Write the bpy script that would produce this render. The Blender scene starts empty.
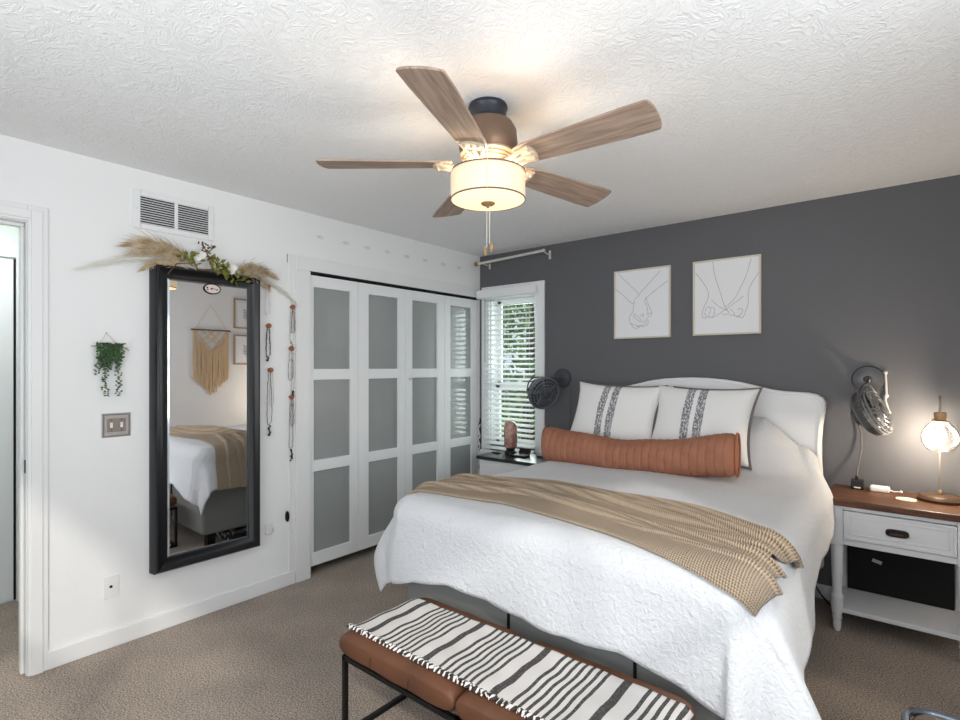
import bpy, bmesh, math, random
from mathutils import Vector, Matrix, Euler
SC = bpy.context.scene
COL = SC.collection
PI = math.pi
# ------------------------------------------------------------------ camera, world, lights, exposure
cam_d = bpy.data.cameras.new('camera'); cam_d.sensor_width = 36; cam_d.lens = 526/960*36
cam_d.shift_y = 7/960; cam_d.clip_start = .05
cam = bpy.data.objects.new('camera', cam_d); COL.objects.link(cam)
cam.location = (3.116, -3.807, 1.41); cam.rotation_euler = (PI/2, 0, math.radians(39.302))
SC.camera = cam
SC.view_settings.view_transform = 'Standard'; SC.view_settings.look = 'None'
SC.view_settings.gamma = 1; SC.view_settings.exposure = 0.10
try: SC.view_settings.use_curve_mapping = False
except Exception: pass
W = bpy.data.worlds.new('sky'); SC.world = W; W.use_nodes = True
W.node_tree.nodes['Background'].inputs[0].default_value = (.80, .90, 1, 1)
W.node_tree.nodes['Background'].inputs[1].default_value = .9
def lamp(name, kind, loc, energy, color=(1, 1, 1), rot=(0, 0, 0), **k):
    d = bpy.data.lights.new(name, kind); d.energy = energy; d.color = color
    for a, v in k.items(): setattr(d, a, v)
    o = bpy.data.objects.new(name, d); COL.objects.link(o); o.location = loc; o.rotation_euler = rot
    return o
lamp('sun', 'SUN', (9, 3, 9), 1.2, (1, .95, .86), (math.radians(28), math.radians(52), 0), angle=.05)
# fill lamps for two unseen windows added behind the camera, and the bright hallway
lamp('rear_fill_light', 'AREA', (2.35, -4.74, 1.45), 37, (.95, .98, 1), (PI/2+.55, 0, 0), shape='RECTANGLE', size=2.1, size_y=1.3)
lamp('right_fill_light', 'AREA', (4.04, -3.15, 1.45), 39, (.95, .98, 1), (PI/2+.55, 0, PI/2), shape='RECTANGLE', size=1.9, size_y=1.3)
lamp('daylight_bed_window', 'AREA', (.37, .40, 1.35), 13, (.93, 1, .98), (-PI/2, 0, 0), shape='RECTANGLE', size=.5, size_y=1.3)

# ------------------------------------------------------------------ helpers
def lin(c):
    return tuple(((v/255)/12.92 if v/255 <= .04045 else ((v/255+.055)/1.055)**2.4) for v in c)
def nd(nt, t, **k):
    n = nt.nodes.new(t)
    for a, v in k.items(): setattr(n, a, v)
    return n
def mat(name, col, rough=.6, metal=0, col2=None, nscale=20, nstretch=(1, 1, 1), bump=0, bscale=80, bstretch=(1, 1, 1),
        bdetail=3, emit=None, estr=0, coat=0, trans=0, spec=.4, sheen=0, bdist=.01, lo=.35, hi=.65, bdistort=0):
    m = bpy.data.materials.new(name); m.use_nodes = True; nt = m.node_tree
    b = nt.nodes['Principled BSDF']; c = lin(col)
    b.inputs['Base Color'].default_value = (*c, 1); b.inputs['Roughness'].default_value = rough
    b.inputs['Metallic'].default_value = metal; b.inputs['Specular IOR Level'].default_value = spec
    b.inputs['Coat Weight'].default_value = coat; b.inputs['Coat Roughness'].default_value = .06
    b.inputs['Transmission Weight'].default_value = trans; b.inputs['Sheen Weight'].default_value = sheen
    tc = nd(nt, 'ShaderNodeTexCoord')
    if col2:
        mp = nd(nt, 'ShaderNodeMapping'); mp.inputs['Scale'].default_value = nstretch
        n = nd(nt, 'ShaderNodeTexNoise'); n.inputs['Scale'].default_value = nscale; n.inputs['Detail'].default_value = 5
        r = nd(nt, 'ShaderNodeValToRGB')
        r.color_ramp.elements[0].position = lo; r.color_ramp.elements[1].position = hi
        r.color_ramp.elements[0].color = (*c, 1); r.color_ramp.elements[1].color = (*lin(col2), 1)
        nt.links.new(tc.outputs['Object'], mp.inputs[0]); nt.links.new(mp.outputs[0], n.inputs['Vector'])
        nt.links.new(n.outputs[0], r.inputs[0]); nt.links.new(r.outputs[0], b.inputs['Base Color'])
    if bump:
        mp = nd(nt, 'ShaderNodeMapping'); mp.inputs['Scale'].default_value = bstretch
        n = nd(nt, 'ShaderNodeTexNoise'); n.inputs['Scale'].default_value = bscale; n.inputs['Detail'].default_value = bdetail
        n.inputs['Distortion'].default_value = bdistort
        bp = nd(nt, 'ShaderNodeBump'); bp.inputs['Strength'].default_value = bump; bp.inputs['Distance'].default_value = bdist
        nt.links.new(tc.outputs['Object'], mp.inputs[0]); nt.links.new(mp.outputs[0], n.inputs['Vector'])
        nt.links.new(n.outputs[0], bp.inputs['Height']); nt.links.new(bp.outputs[0], b.inputs['Normal'])
    if emit:
        b.inputs['Emission Color'].default_value = (*lin(emit), 1); b.inputs['Emission Strength'].default_value = estr
    return m
class MB:
    def __init__(s): s.v = []; s.f = []
    def add(s, vs, fs):
        o = len(s.v); s.v += [Vector(p) for p in vs]; s.f += [tuple(i+o for i in f) for f in fs]
        return s
    def box(s, x0, x1, y0, y1, z0, z1, M=None):
        vs = [Vector((x, y, z)) for x in (x0, x1) for y in (y0, y1) for z in (z0, z1)]
        if M is not None: vs = [M @ p for p in vs]
        return s.add(vs, [(0, 1, 3, 2), (4, 6, 7, 5), (0, 4, 5, 1), (2, 3, 7, 6), (0, 2, 6, 4), (1, 5, 7, 3)])
    def tube(s, pts, r, n=8, closed=False, cap=True):
        pts = [Vector(p) for p in pts]; N = len(pts)
        rs = r if isinstance(r, (list, tuple)) else [r]*N
        prev = None; base = len(s.v)
        for i, p in enumerate(pts):
            if closed: t = (pts[(i+1) % N]-pts[i-1])
            else: t = pts[min(i+1, N-1)]-pts[max(i-1, 0)]
            if t.length < 1e-9: t = Vector((0, 0, 1))
            t.normalize()
            if prev is None:
                a = Vector((0, 0, 1)) if abs(t.z) < .9 else Vector((1, 0, 0))
                u = t.cross(a).normalized()
            else:
                u = prev-t*prev.dot(t)
                u = u.normalized() if u.length > 1e-6 else t.cross(Vector((.3, .5, .8))).normalized()
            prev = u; w = t.cross(u)
            for k in range(n):
                a = 2*PI*k/n
                s.v.append(p+(u*math.cos(a)+w*math.sin(a))*rs[i])
        for i in range(N if closed else N-1):
            j = (i+1) % N
            for k in range(n):
                s.f.append((base+i*n+k, base+i*n+(k+1) % n, base+j*n+(k+1) % n, base+j*n+k))
        if cap and not closed:
            s.f.append(tuple(base+k for k in reversed(range(n)))); s.f.append(tuple(base+(N-1)*n+k for k in range(n)))
        return s
    def lathe(s, prof, c=(0, 0, 0), n=32, M=None, cap=True):
        base = len(s.v); c = Vector(c)
        for (r, z) in prof:
            for k in range(n):
                a = 2*PI*k/n; p = Vector((r*math.cos(a), r*math.sin(a), z))
                if M is not None: p = M @ p
                s.v.append(c+p)
        for i in range(len(prof)-1):
            for k in range(n):
                s.f.append((base+i*n+k, base+i*n+(k+1) % n, base+(i+1)*n+(k+1) % n, base+(i+1)*n+k))
        if cap:
            s.f.append(tuple(base+k for k in reversed(range(n)))); s.f.append(tuple(base+(len(prof)-1)*n+k for k in range(n)))
        return s
    def ball(s, c, r, n=10, m=6, sc=(1, 1, 1)):
        return s.lathe([(max(1e-4, r*math.sin(PI*i/m))*1, -r*math.cos(PI*i/m)) for i in range(m+1)], c, n,
                       Matrix.Diagonal(sc).to_3x3(), cap=False)
    def prism(s, outline, d0, d1, axis='y'):
        n = len(outline)
        def P(a, b, d):
            return {'y': (a, d, b), 'x': (d, a, b), 'z': (a, b, d)}[axis]
        vs = [P(a, b, d0) for a, b in outline]+[P(a, b, d1) for a, b in outline]
        fs = [tuple(range(n)), tuple(reversed(range(n, 2*n)))]+[(i, i+n, (i+1) % n+n, (i+1) % n) for i in range(n)]
        return s.add(vs, fs)
    def grid(s, fn, nu, nv, closed_u=False):
        base = len(s.v)
        for i in range(nu):
            for j in range(nv): s.v.append(Vector(fn(i, j)))
        for i in range(nu if closed_u else nu-1):
            for j in range(nv-1):
                a = base+i*nv+j; b = base+((i+1) % nu)*nv+j
                s.f.append((a, b, b+1, a+1))
        return s
    def build(s, name, m, parent=None, bevel=0, smooth=None, local=False, solid=0, sub=0, seg=2):
        off = Vector((0, 0, 0))
        if parent is not None and not local:
            p = parent
            while p is not None: off += p.location; p = p.parent
        me = bpy.data.meshes.new(name)
        me.from_pydata([tuple(v-off) for v in s.v], [], s.f)
        bm = bmesh.new(); bm.from_mesh(me)
        bmesh.ops.recalc_face_normals(bm, faces=bm.faces); bm.to_mesh(me); bm.free()
        me.materials.append(m)
        o = bpy.data.objects.new(name, me); COL.objects.link(o)
        if parent is not None: o.parent = parent
        if solid:
            k = o.modifiers.new('thick', 'SOLIDIFY'); k.thickness = solid; k.offset = -1
        if bevel:
            k = o.modifiers.new('bevel', 'BEVEL'); k.width = bevel; k.segments = seg; k.limit_method = 'ANGLE'
            k.angle_limit = math.radians(40); k.harden_normals = False
        if sub:
            k = o.modifiers.new('sub', 'SUBSURF'); k.levels = sub; k.render_levels = sub
        if smooth is None: smooth = False
        if smooth:
            for p in me.polygons: p.use_smooth = True
            if smooth != 'all':
                try: me.set_sharp_from_angle(angle=math.radians(38))
                except Exception: pass
        return o
def Rz(a): return Matrix.Rotation(a, 3, 'Z')
def axisM(d):
    return Vector((0, 0, 1)).rotation_difference(Vector(d).normalized()).to_matrix()
def thing(name, label, cat, loc=(0, 0, 0), group=None):
    o = bpy.data.objects.new(name, None); COL.objects.link(o); o.location = loc; o.empty_display_size = .1
    return tag(o, label, cat, group)
def tag(o, label, cat, group=None, kind=None):
    o['label'] = label; o['category'] = cat
    if group: o['group'] = group
    if kind: o['kind'] = kind
    return o
def struct(o, label=None, cat=None):
    o['kind'] = 'structure'
    if label: o['label'] = label
    if cat: o['category'] = cat
    return o
def dup(root, loc, label=None, group=None, rot=None):
    r = root.copy(); COL.objects.link(r); r.location = loc
    if rot is not None: r.rotation_euler = rot
    if label: r['label'] = label
    if group: r['group'] = group
    for ch in list(root.children):
        c = ch.copy(); COL.objects.link(c); c.parent = r
        for g in list(ch.children):
            d = g.copy(); COL.objects.link(d); d.parent = c
    return r

# ------------------------------------------------------------------ materials
M_wall = mat('white_wall_paint', (236, 236, 236), .75, bump=.06, bscale=90)
M_dark = mat('charcoal_wall_paint', (98, 98, 101), .55, bump=.10, bscale=110, spec=.35)
M_trim = mat('white_trim_paint', (232, 232, 232), .4)
M_doorw = mat('white_door_paint', (236, 237, 238), .38)
def ceiling_mat():
    m = mat('textured_ceiling', (241, 241, 241), .85); nt = m.node_tree; b = nt.nodes['Principled BSDF']
    tc = nd(nt, 'ShaderNodeTexCoord')
    n0 = nd(nt, 'ShaderNodeTexNoise'); n0.inputs['Scale'].default_value = 5; n0.inputs['Detail'].default_value = 2
    vm = nd(nt, 'ShaderNodeVectorMath', operation='MULTIPLY_ADD'); vm.inputs[1].default_value = (.9, .9, .9)
    nt.links.new(tc.outputs['Object'], n0.inputs['Vector'])
    nt.links.new(n0.outputs['Color'], vm.inputs[0]); nt.links.new(tc.outputs['Object'], vm.inputs[2])
    n1 = nd(nt, 'ShaderNodeTexNoise'); n1.inputs['Scale'].default_value = 27; n1.inputs['Detail'].default_value = 2.5
    n1.inputs['Distortion'].default_value = 1.2
    mp = nd(nt, 'ShaderNodeMapping'); mp.inputs['Scale'].default_value = (1, .45, 1); mp.inputs['Rotation'].default_value = (0, 0, .6)
    nt.links.new(vm.outputs[0], mp.inputs[0]); nt.links.new(mp.outputs[0], n1.inputs['Vector'])
    r = nd(nt, 'ShaderNodeValToRGB'); r.color_ramp.elements[0].position = .42; r.color_ramp.elements[1].position = .66
    nt.links.new(n1.outputs[0], r.inputs[0])
    bp = nd(nt, 'ShaderNodeBump'); bp.inputs['Strength'].default_value = .42; bp.inputs['Distance'].default_value = .006
    nt.links.new(r.outputs[0], bp.inputs['Height']); nt.links.new(bp.outputs[0], b.inputs['Normal'])
    return m
M_ceil = ceiling_mat()
def carpet_mat():
    m = mat('beige_carpet', (150, 130, 112), .95, spec=.1, sheen=.15); nt = m.node_tree; b = nt.nodes['Principled BSDF']
    tc = nd(nt, 'ShaderNodeTexCoord')
    n1 = nd(nt, 'ShaderNodeTexNoise'); n1.inputs['Scale'].default_value = 150; n1.inputs['Detail'].default_value = 4
    n2 = nd(nt, 'ShaderNodeTexNoise'); n2.inputs['Scale'].default_value = 3.2; n2.inputs['Detail'].default_value = 4
    for n in (n1, n2): nt.links.new(tc.outputs['Object'], n.inputs['Vector'])
    r = nd(nt, 'ShaderNodeValToRGB')
    r.color_ramp.elements[0].position = .36; r.color_ramp.elements[0].color = (*lin((118, 105, 96)), 1)
    r.color_ramp.elements[1].position = .66; r.color_ramp.elements[1].color = (*lin((216, 200, 186)), 1)
    nt.links.new(n1.outputs[0], r.inputs[0])
    r2 = nd(nt, 'ShaderNodeValToRGB')
    r2.color_ramp.elements[0].position = .35; r2.color_ramp.elements[0].color = (.80, .79, .78, 1)
    r2.color_ramp.elements[1].position = .65; r2.color_ramp.elements[1].color = (1, .97, .94, 1)
    nt.links.new(n2.outputs[0], r2.inputs[0])
    mx = nd(nt, 'ShaderNodeMix', data_type='RGBA', blend_type='MULTIPLY'); mx.inputs['Factor'].default_value = 1
    nt.links.new(r.outputs[0], mx.inputs['A']); nt.links.new(r2.outputs[0], mx.inputs['B'])
    nt.links.new(mx.outputs['Result'], b.inputs['Base Color'])
    bp = nd(nt, 'ShaderNodeBump'); bp.inputs['Strength'].default_value = .9; bp.inputs['Distance'].default_value = .012
    nt.links.new(n1.outputs[0], bp.inputs['Height']); nt.links.new(bp.outputs[0], b.inputs['Normal'])
    return m
M_carpet = carpet_mat()
M_black = mat('black_metal', (22, 22, 24), .4, .3)
M_bplast = mat('black_plastic', (24, 24, 26), .45)
M_voidb = mat('black_board', (10, 10, 10), .8)
M_mirror = mat('mirror_silver', (240, 240, 242), .01, 1)
M_mframe = mat('black_mirror_frame', (15, 16, 20), .33, spec=.4)
M_bevel = mat('bevelled_glass_edge', (205, 212, 216), .08, .8)
M_pane = mat('frosted_grey_glass', (154, 158, 157), .25, coat=.8, spec=.5)
M_cover = mat('white_quilted_cotton', (214, 215, 218), .85, bump=.6, bscale=55, bstretch=(1, 1.7, 1), bdetail=4, bdist=.012, bdistort=.8)
M_headb = mat('white_upholstery', (236, 236, 237), .7, bump=.05, bscale=200)
M_gray = mat('grey_bed_fabric', (132, 133, 131), .85, bump=.1, bscale=240)
M_leather = mat('brown_leather', (104, 66, 45), .5, col2=(86, 54, 37), nscale=7, bump=.12, bscale=40, bdist=.006)
M_rust = mat('rust_fabric', (162, 110, 86), .8, col2=(152, 100, 77), nscale=14, bump=.06, bscale=160)
M_gold = mat('aged_brass', (156, 126, 92), .5, .3)
M_bronze = mat('bronze_metal', (112, 92, 78), .45, .3)
M_dbronze = mat('dark_blue_black_metal', (52, 54, 62), .4, .4)
M_peg = mat('copper_wood_knob', (150, 88, 56), .45)
M_silver = mat('brushed_nickel', (222, 219, 211), .35, .35)
M_white = mat('white_plastic', (238, 236, 230), .4)
M_clear = mat('clear_plastic', (226, 229, 231), .15, spec=.6)
M_walnut = mat('walnut_top', (104, 65, 40), .42, col2=(72, 43, 26), nscale=9, nstretch=(1, 9, 9))
M_nsw = mat('white_furniture_paint', (228, 229, 232), .45)
M_cream = mat('cream_ceramic', (240, 226, 196), .4)
M_paper = mat('white_paper', (238, 238, 240), .8)
M_pframe = mat('pale_wood_frame', (214, 206, 190), .5)
M_ink = mat('grey_ink', (120, 120, 124), .8)
M_rope = mat('cream_cotton_cord', (214, 186, 150), .9, bump=.3, bscale=180)
M_pampas = mat('dried_pampas', (170, 145, 112), .95, col2=(204, 186, 156), nscale=25)
M_pampas2 = mat('bleached_pampas', (222, 220, 208), .95)
M_leafy = mat('olive_leaf', (132, 130, 44), .6, col2=(92, 96, 36), nscale=30)
M_leafg = mat('green_leaf', (84, 112, 72), .5, col2=(52, 80, 50), nscale=40)
M_flower = mat('white_petal', (232, 232, 226), .8)
M_twig = mat('brown_twig', (98, 76, 52), .8)
M_vent = mat('white_vent_metal', (232, 233, 233), .45)
M_pewter = mat('pewter_plate', (168, 163, 160), .35, .4, bump=.8, bscale=130, bdist=.004)
M_tassel = mat('dark_trim_thread', (118, 114, 112), .9)
M_lshade = mat('lit_linen_shade', (232, 214, 186), .8, emit=(255, 226, 182), estr=.30)
M_diff = mat('lit_frosted_diffuser', (250, 238, 214), .6, emit=(255, 220, 164), estr=.9)
M_bulb = mat('glowing_bulb', (255, 250, 240), .5, emit=(255, 244, 224), estr=5)
M_salt = mat('pink_salt_crystal', (150, 92, 80), .5, col2=(206, 168, 156), nscale=30, bump=.6, bscale=30, coat=.5)
M_slat = mat('white_blind_slat', (240, 241, 241), .45)
M_vinyl = mat('white_vinyl_frame', (238, 240, 241), .4)
M_leafo = mat('outdoor_leaves', (84, 122, 66), .6, col2=(140, 166, 104), nscale=2)
M_bark = mat('bark', (84, 70, 58), .9)
M_grass = mat('lawn', (110, 140, 80), .9, col2=(150, 170, 110), nscale=3)
M_hall = mat('pale_hall_paint', (214, 224, 216), .7)
M_brown = mat('dark_brown_leather', (62, 46, 38), .5, bump=.1, bscale=60)
M_chrome = mat('blued_steel_rim', (120, 130, 144), .2, .9)
def glass_mat():
    m = bpy.data.materials.new('clear_window_glass'); m.use_nodes = True; nt = m.node_tree; nt.nodes.clear()
    o = nd(nt, 'ShaderNodeOutputMaterial'); t = nd(nt, 'ShaderNodeBsdfTransparent'); g = nd(nt, 'ShaderNodeBsdfGlossy')
    g.inputs['Roughness'].default_value = .02; t.inputs[0].default_value = (.94, .97, .96, 1)
    f = nd(nt, 'ShaderNodeFresnel'); f.inputs[0].default_value = 1.3; mx = nd(nt, 'ShaderNodeMixShader')
    nt.links.new(f.outputs[0], mx.inputs[0]); nt.links.new(t.outputs[0], mx.inputs[1]); nt.links.new(g.outputs[0], mx.inputs[2])
    nt.links.new(mx.outputs[0], o.inputs[0]); return m
M_glass = glass_mat()
def globe_mat():
    m = bpy.data.materials.new('seeded_globe_glass'); m.use_nodes = True; nt = m.node_tree; nt.nodes.clear()
    o = nd(nt, 'ShaderNodeOutputMaterial'); t = nd(nt, 'ShaderNodeBsdfTransparent'); g = nd(nt, 'ShaderNodeBsdfGlossy')
    d = nd(nt, 'ShaderNodeBsdfTranslucent'); d.inputs[0].default_value = (.95, .95, .93, 1)
    g.inputs['Roughness'].default_value = .1
    f = nd(nt, 'ShaderNodeFresnel'); f.inputs[0].default_value = 1.4; mx = nd(nt, 'ShaderNodeMixShader'); m2 = nd(nt, 'ShaderNodeMixShader')
    m2.inputs[0].default_value = .012
    nt.links.new(t.outputs[0], m2.inputs[1]); nt.links.new(d.outputs[0], m2.inputs[2])
    nt.links.new(f.outputs[0], mx.inputs[0]); nt.links.new(m2.outputs[0], mx.inputs[1]); nt.links.new(g.outputs[0], mx.inputs[2])
    nt.links.new(mx.outputs[0], o.inputs[0]); return m
M_globe = globe_mat()
def stripe_mat(name, base, dark, x0, period, stripes, axis='X', warp=.004, rough=.9, bscale=220, wscale=14, weave=0):
    """woven stripes across one axis; stripes = [(start, end)] as fractions of the period"""
    m = mat(name, base, rough, spec=.15); nt = m.node_tree; b = nt.nodes['Principled BSDF']
    tc = nd(nt, 'ShaderNodeTexCoord'); sp = nd(nt, 'ShaderNodeSeparateXYZ')
    n = nd(nt, 'ShaderNodeTexNoise'); n.inputs['Scale'].default_value = wscale; n.inputs['Detail'].default_value = 2
    nt.links.new(tc.outputs['Object'], sp.inputs[0]); nt.links.new(tc.outputs['Object'], n.inputs['Vector'])
    a = nd(nt, 'ShaderNodeMath', operation='MULTIPLY_ADD'); a.inputs[1].default_value = warp*2; a.inputs[2].default_value = -warp-x0
    nt.links.new(n.outputs[0], a.inputs[0])
    c = nd(nt, 'ShaderNodeMath', operation='ADD'); nt.links.new(sp.outputs[axis], c.inputs[0]); nt.links.new(a.outputs[0], c.inputs[1])
    d = nd(nt, 'ShaderNodeMath', operation='DIVIDE'); d.inputs[1].default_value = period; nt.links.new(c.outputs[0], d.inputs[0])
    fr = nd(nt, 'ShaderNodeMath', operation='FRACT'); nt.links.new(d.outputs[0], fr.inputs[0])
    r = nd(nt, 'ShaderNodeValToRGB'); cr = r.color_ramp; cr.interpolation = 'CONSTANT'
    cr.elements[0].position = 0; cr.elements[0].color = (*lin(base), 1)
    cr.elements[1].position = .9999; cr.elements[1].color = (*lin(base), 1)
    for s0, s1 in stripes:
        e = cr.elements.new(s0); e.color = (*lin(dark), 1)
        e = cr.elements.new(s1); e.color = (*lin(base), 1)
    nt.links.new(fr.outputs[0], r.inputs[0])
    mp = nd(nt, 'ShaderNodeMapping'); mp.inputs['Scale'].default_value = (1, 1, 1) if not weave else (1, 1, .45); mp.inputs['Rotation'].default_value = (0, .7 if weave else 0, 0)
    nw = nd(nt, 'ShaderNodeTexNoise'); nw.inputs['Scale'].default_value = 150; nw.inputs['Detail'].default_value = 1
    nt.links.new(tc.outputs['Object'], mp.inputs[0]); nt.links.new(mp.outputs[0], nw.inputs['Vector'])
    rw = nd(nt, 'ShaderNodeValToRGB'); rw.color_ramp.elements[0].position = .44; rw.color_ramp.elements[1].position = .58
    rw.color_ramp.elements[0].color = (0, 0, 0, 1); rw.color_ramp.elements[1].color = (*lin((212, 212, 214)), 1) if weave else (.10, .10, .10, 1)
    nt.links.new(nw.outputs[0], rw.inputs[0])
    lx_ = nd(nt, 'ShaderNodeMix', data_type='RGBA', blend_type='LIGHTEN'); lx_.inputs['Factor'].default_value = 1
    nt.links.new(r.outputs[0], lx_.inputs['A']); nt.links.new(rw.outputs[0], lx_.inputs['B']); nt.links.new(lx_.outputs['Result'], b.inputs['Base Color'])
    n2 = nd(nt, 'ShaderNodeTexNoise'); n2.inputs['Scale'].default_value = bscale; nt.links.new(tc.outputs['Object'], n2.inputs['Vector'])
    bp = nd(nt, 'ShaderNodeBump'); bp.inputs['Strength'].default_value = .3; bp.inputs['Distance'].default_value = .004
    nt.links.new(n2.outputs[0], bp.inputs['Height']); nt.links.new(bp.outputs[0], b.inputs['Normal'])
    return m
def wood_blade_mat():
    m = mat('weathered_oak_blade', (150, 118, 94), .55); nt = m.node_tree; b = nt.nodes['Principled BSDF']
    tc = nd(nt, 'ShaderNodeTexCoord'); mp = nd(nt, 'ShaderNodeMapping'); mp.inputs['Scale'].default_value = (2.2, 26, 10)
    n = nd(nt, 'ShaderNodeTexNoise'); n.inputs['Scale'].default_value = 2.2; n.inputs['Detail'].default_value = 7; n.inputs['Distortion'].default_value = .5
    r = nd(nt, 'ShaderNodeValToRGB')
    r.color_ramp.elements[0].position = .3; r.color_ramp.elements[0].color = (*lin((122, 104, 92)), 1)
    r.color_ramp.elements[1].position = .7; r.color_ramp.elements[1].color = (*lin((176, 152, 134)), 1)
    nt.links.new(tc.outputs['Object'], mp.inputs[0]); nt.links.new(mp.outputs[0], n.inputs['Vector'])
    nt.links.new(n.outputs[0], r.inputs[0]); nt.links.new(r.outputs[0], b.inputs['Base Color'])
    return m
M_blade = wood_blade_mat()
def knit_mat():
    m = mat('beige_knit', (181, 157, 128), .95, spec=.1, sheen=.2); nt = m.node_tree; b = nt.nodes['Principled BSDF']
    uv = nd(nt, 'ShaderNodeAttribute', attribute_name='cloth')
    s = nd(nt, 'ShaderNodeSeparateXYZ'); nt.links.new(uv.outputs['Vector'], s.inputs[0])
    def m_(op, *a):
        x = nd(nt, 'ShaderNodeMath', operation=op)
        for i, v in enumerate(a):
            if isinstance(v, (int, float)): x.inputs[i].default_value = v
            else: nt.links.new(v, x.inputs[i])
        return x.outputs[0]
    U, V = s.outputs['X'], s.outputs['Y']          # along the throw, across it
    row = m_('MULTIPLY', V, 2*PI/.012)
    zig = m_('ABSOLUTE', m_('SINE', m_('MULTIPLY', V, PI/.012)))
    col = m_('MULTIPLY_ADD', zig, 2.2, m_('MULTIPLY', U, 2*PI/.0085))
    h = m_('ADD', m_('MULTIPLY', m_('SINE', col), .5), m_('MULTIPLY', zig, .9))
    r = nd(nt, 'ShaderNodeValToRGB'); r.color_ramp.elements[0].position = .0; r.color_ramp.elements[1].position = .75
    r.color_ramp.elements[0].color = (*lin((130, 112, 94)), 1); r.color_ramp.elements[1].color = (*lin((190, 169, 144)), 1)
    nt.links.new(h, r.inputs[0]); nt.links.new(r.outputs[0], b.inputs['Base Color'])
    bp = nd(nt, 'ShaderNodeBump'); bp.inputs['Strength'].default_value = .8; bp.inputs['Distance'].default_value = .006
    nt.links.new(h, bp.inputs['Height']); nt.links.new(bp.outputs[0], b.inputs['Normal'])
    return m
M_knit = knit_mat()

# ------------------------------------------------------------------ room shell
H = 2.44; RW = 3.66; YR = -4.36; HX = -1.06
def slab(name, m, *boxes):
    b = MB()
    for q in boxes: b.box(*q)
    return struct(b.build(name, m))
slab('floor', M_carpet, (HX, RW+.12, YR-.12, .12, -.08, 0))
slab('ceiling', M_ceil, (-.6, RW+.12, YR-.12, .12, H, H+.1))
# left wall: doorway y -4.15..-3.263, closet opening y -1.81..-.02
DY0, DY1, DH = -4.12, -3.263, 2.07
CY0, CY1, CH = -1.805, -.022, 2.045
slab('wall_left', M_wall, (-.11, 0, DY1+.022, CY0, 0, H), (-.11, 0, YR, DY0-.022, 0, H), (-.11, 0, DY0-.022, DY1+.022, DH+.022, H),
     (-.11, 0, CY0, CY1, CH, H), (-.11, 0, CY1, 0, 0, H))
WX0, WX1, WZ0, WZ1 = .125, .625, .70, 2.03
slab('wall_back', M_dark, (0, WX0, 0, .12, 0, H), (WX1, RW+.12, 0, .12, 0, H), (WX0, WX1, 0, .12, WZ1, H), (WX0, WX1, 0, .12, 0, WZ0))
slab('wall_right', M_wall, (RW, RW+.12, -2.15, 0, 0, H), (RW, RW+.12, YR, -4.15, 0, H), (RW, RW+.12, -4.15, -2.15, 0, .65), (RW, RW+.12, -4.15, -2.15, 2.25, H))
slab('wall_rear', M_wall, (-.11, 1.25, YR-.12, YR, 0, H), (3.45, RW+.12, YR-.12, YR, 0, H), (1.25, 3.45, YR-.12, YR, 0, .65), (1.25, 3.45, YR-.12, YR, 2.25, H))
slab('wall_closet', M_wall, (-.62, -.58, CY0-.05, .12, 0, H), (-.62, -.11, CY0-.09, CY0-.05, 0, H), (-.62, 0, 0.0, .04, 0, H))
slab('wall_hall', M_hall, (HX-.1, HX, YR-1, -1.9, 0, H), (HX, -.11, -1.98, -1.9, 0, H), (HX, -.11, YR-1.0, YR-.9, 0, H))
slab('ceiling_hall', M_trim, (HX-.1, -.11, YR-1, -1.9, H, H+.1))
slab('floor_hall', M_carpet, (HX-.1, 0, YR-1, YR-.12, -.08, 0))
lamp('hall_fill_light', 'AREA', (-.6, -3.4, 2.40), 9, (.93, 1, .97), (0, 0, 0), shape='DISK', size=.3)  # unseen lamp added to brighten the hallway
def baseboard(name, m, pts, h=.085, d=.014):
    b = MB()
    for (x0, x1, y0, y1) in pts: b.box(x0, x1, y0, y1, 0, h)
    return struct(b.build(name, m, bevel=.004))
baseboard('baseboard_left', M_trim, [(0, .014, -3.19, -1.915)])
baseboard('baseboard_back', M_trim, [(.01, RW, -.014, 0)])
baseboard('baseboard_right', M_trim, [(RW-.014, RW, YR, -.014)])
baseboard('baseboard_rear', M_trim, [(0, RW-.014, YR, YR+.014)])
baseboard('baseboard_hall', M_trim, [(HX, HX+.014, -3.1, -1.98)])
# doorway casing: stepped profile, jamb, stop and strike plate
t1 = MB()
for (a0, a1, d) in ((.004, .078, .012), (.016, .058, .018)):
    t1.box(.0002, d, DY1+a0, DY1+a1, 0, DH+a1); t1.box(.0002, d, DY0-a1, DY0-a0, 0, DH+a1)
    t1.box(.0002, d-.0004, DY0-a0, DY1+a0, DH+a0, DH+a1-.0004)
t1.box(-.115, -.0002, DY1, DY1+.0218, 0, DH); t1.box(-.115, -.0002, DY0-.0218, DY0, 0, DH); t1.box(-.115, -.0002, DY0-.0216, DY1+.0216, DH, DH+.0218)
t1.box(-.075, -.035, DY1-.014, DY1-.0002, 0, DH-.016); t1.box(-.075, -.035, DY0+.001, DY1-.001, DH-.016, DH-.0002)
tr1 = struct(t1.build('trim_1', M_trim, bevel=.003))
MB().box(-.032, -.003, DY1-.0015, DY1-.0002, .925, .985).build('strike_plate', M_black, tr1)
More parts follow.
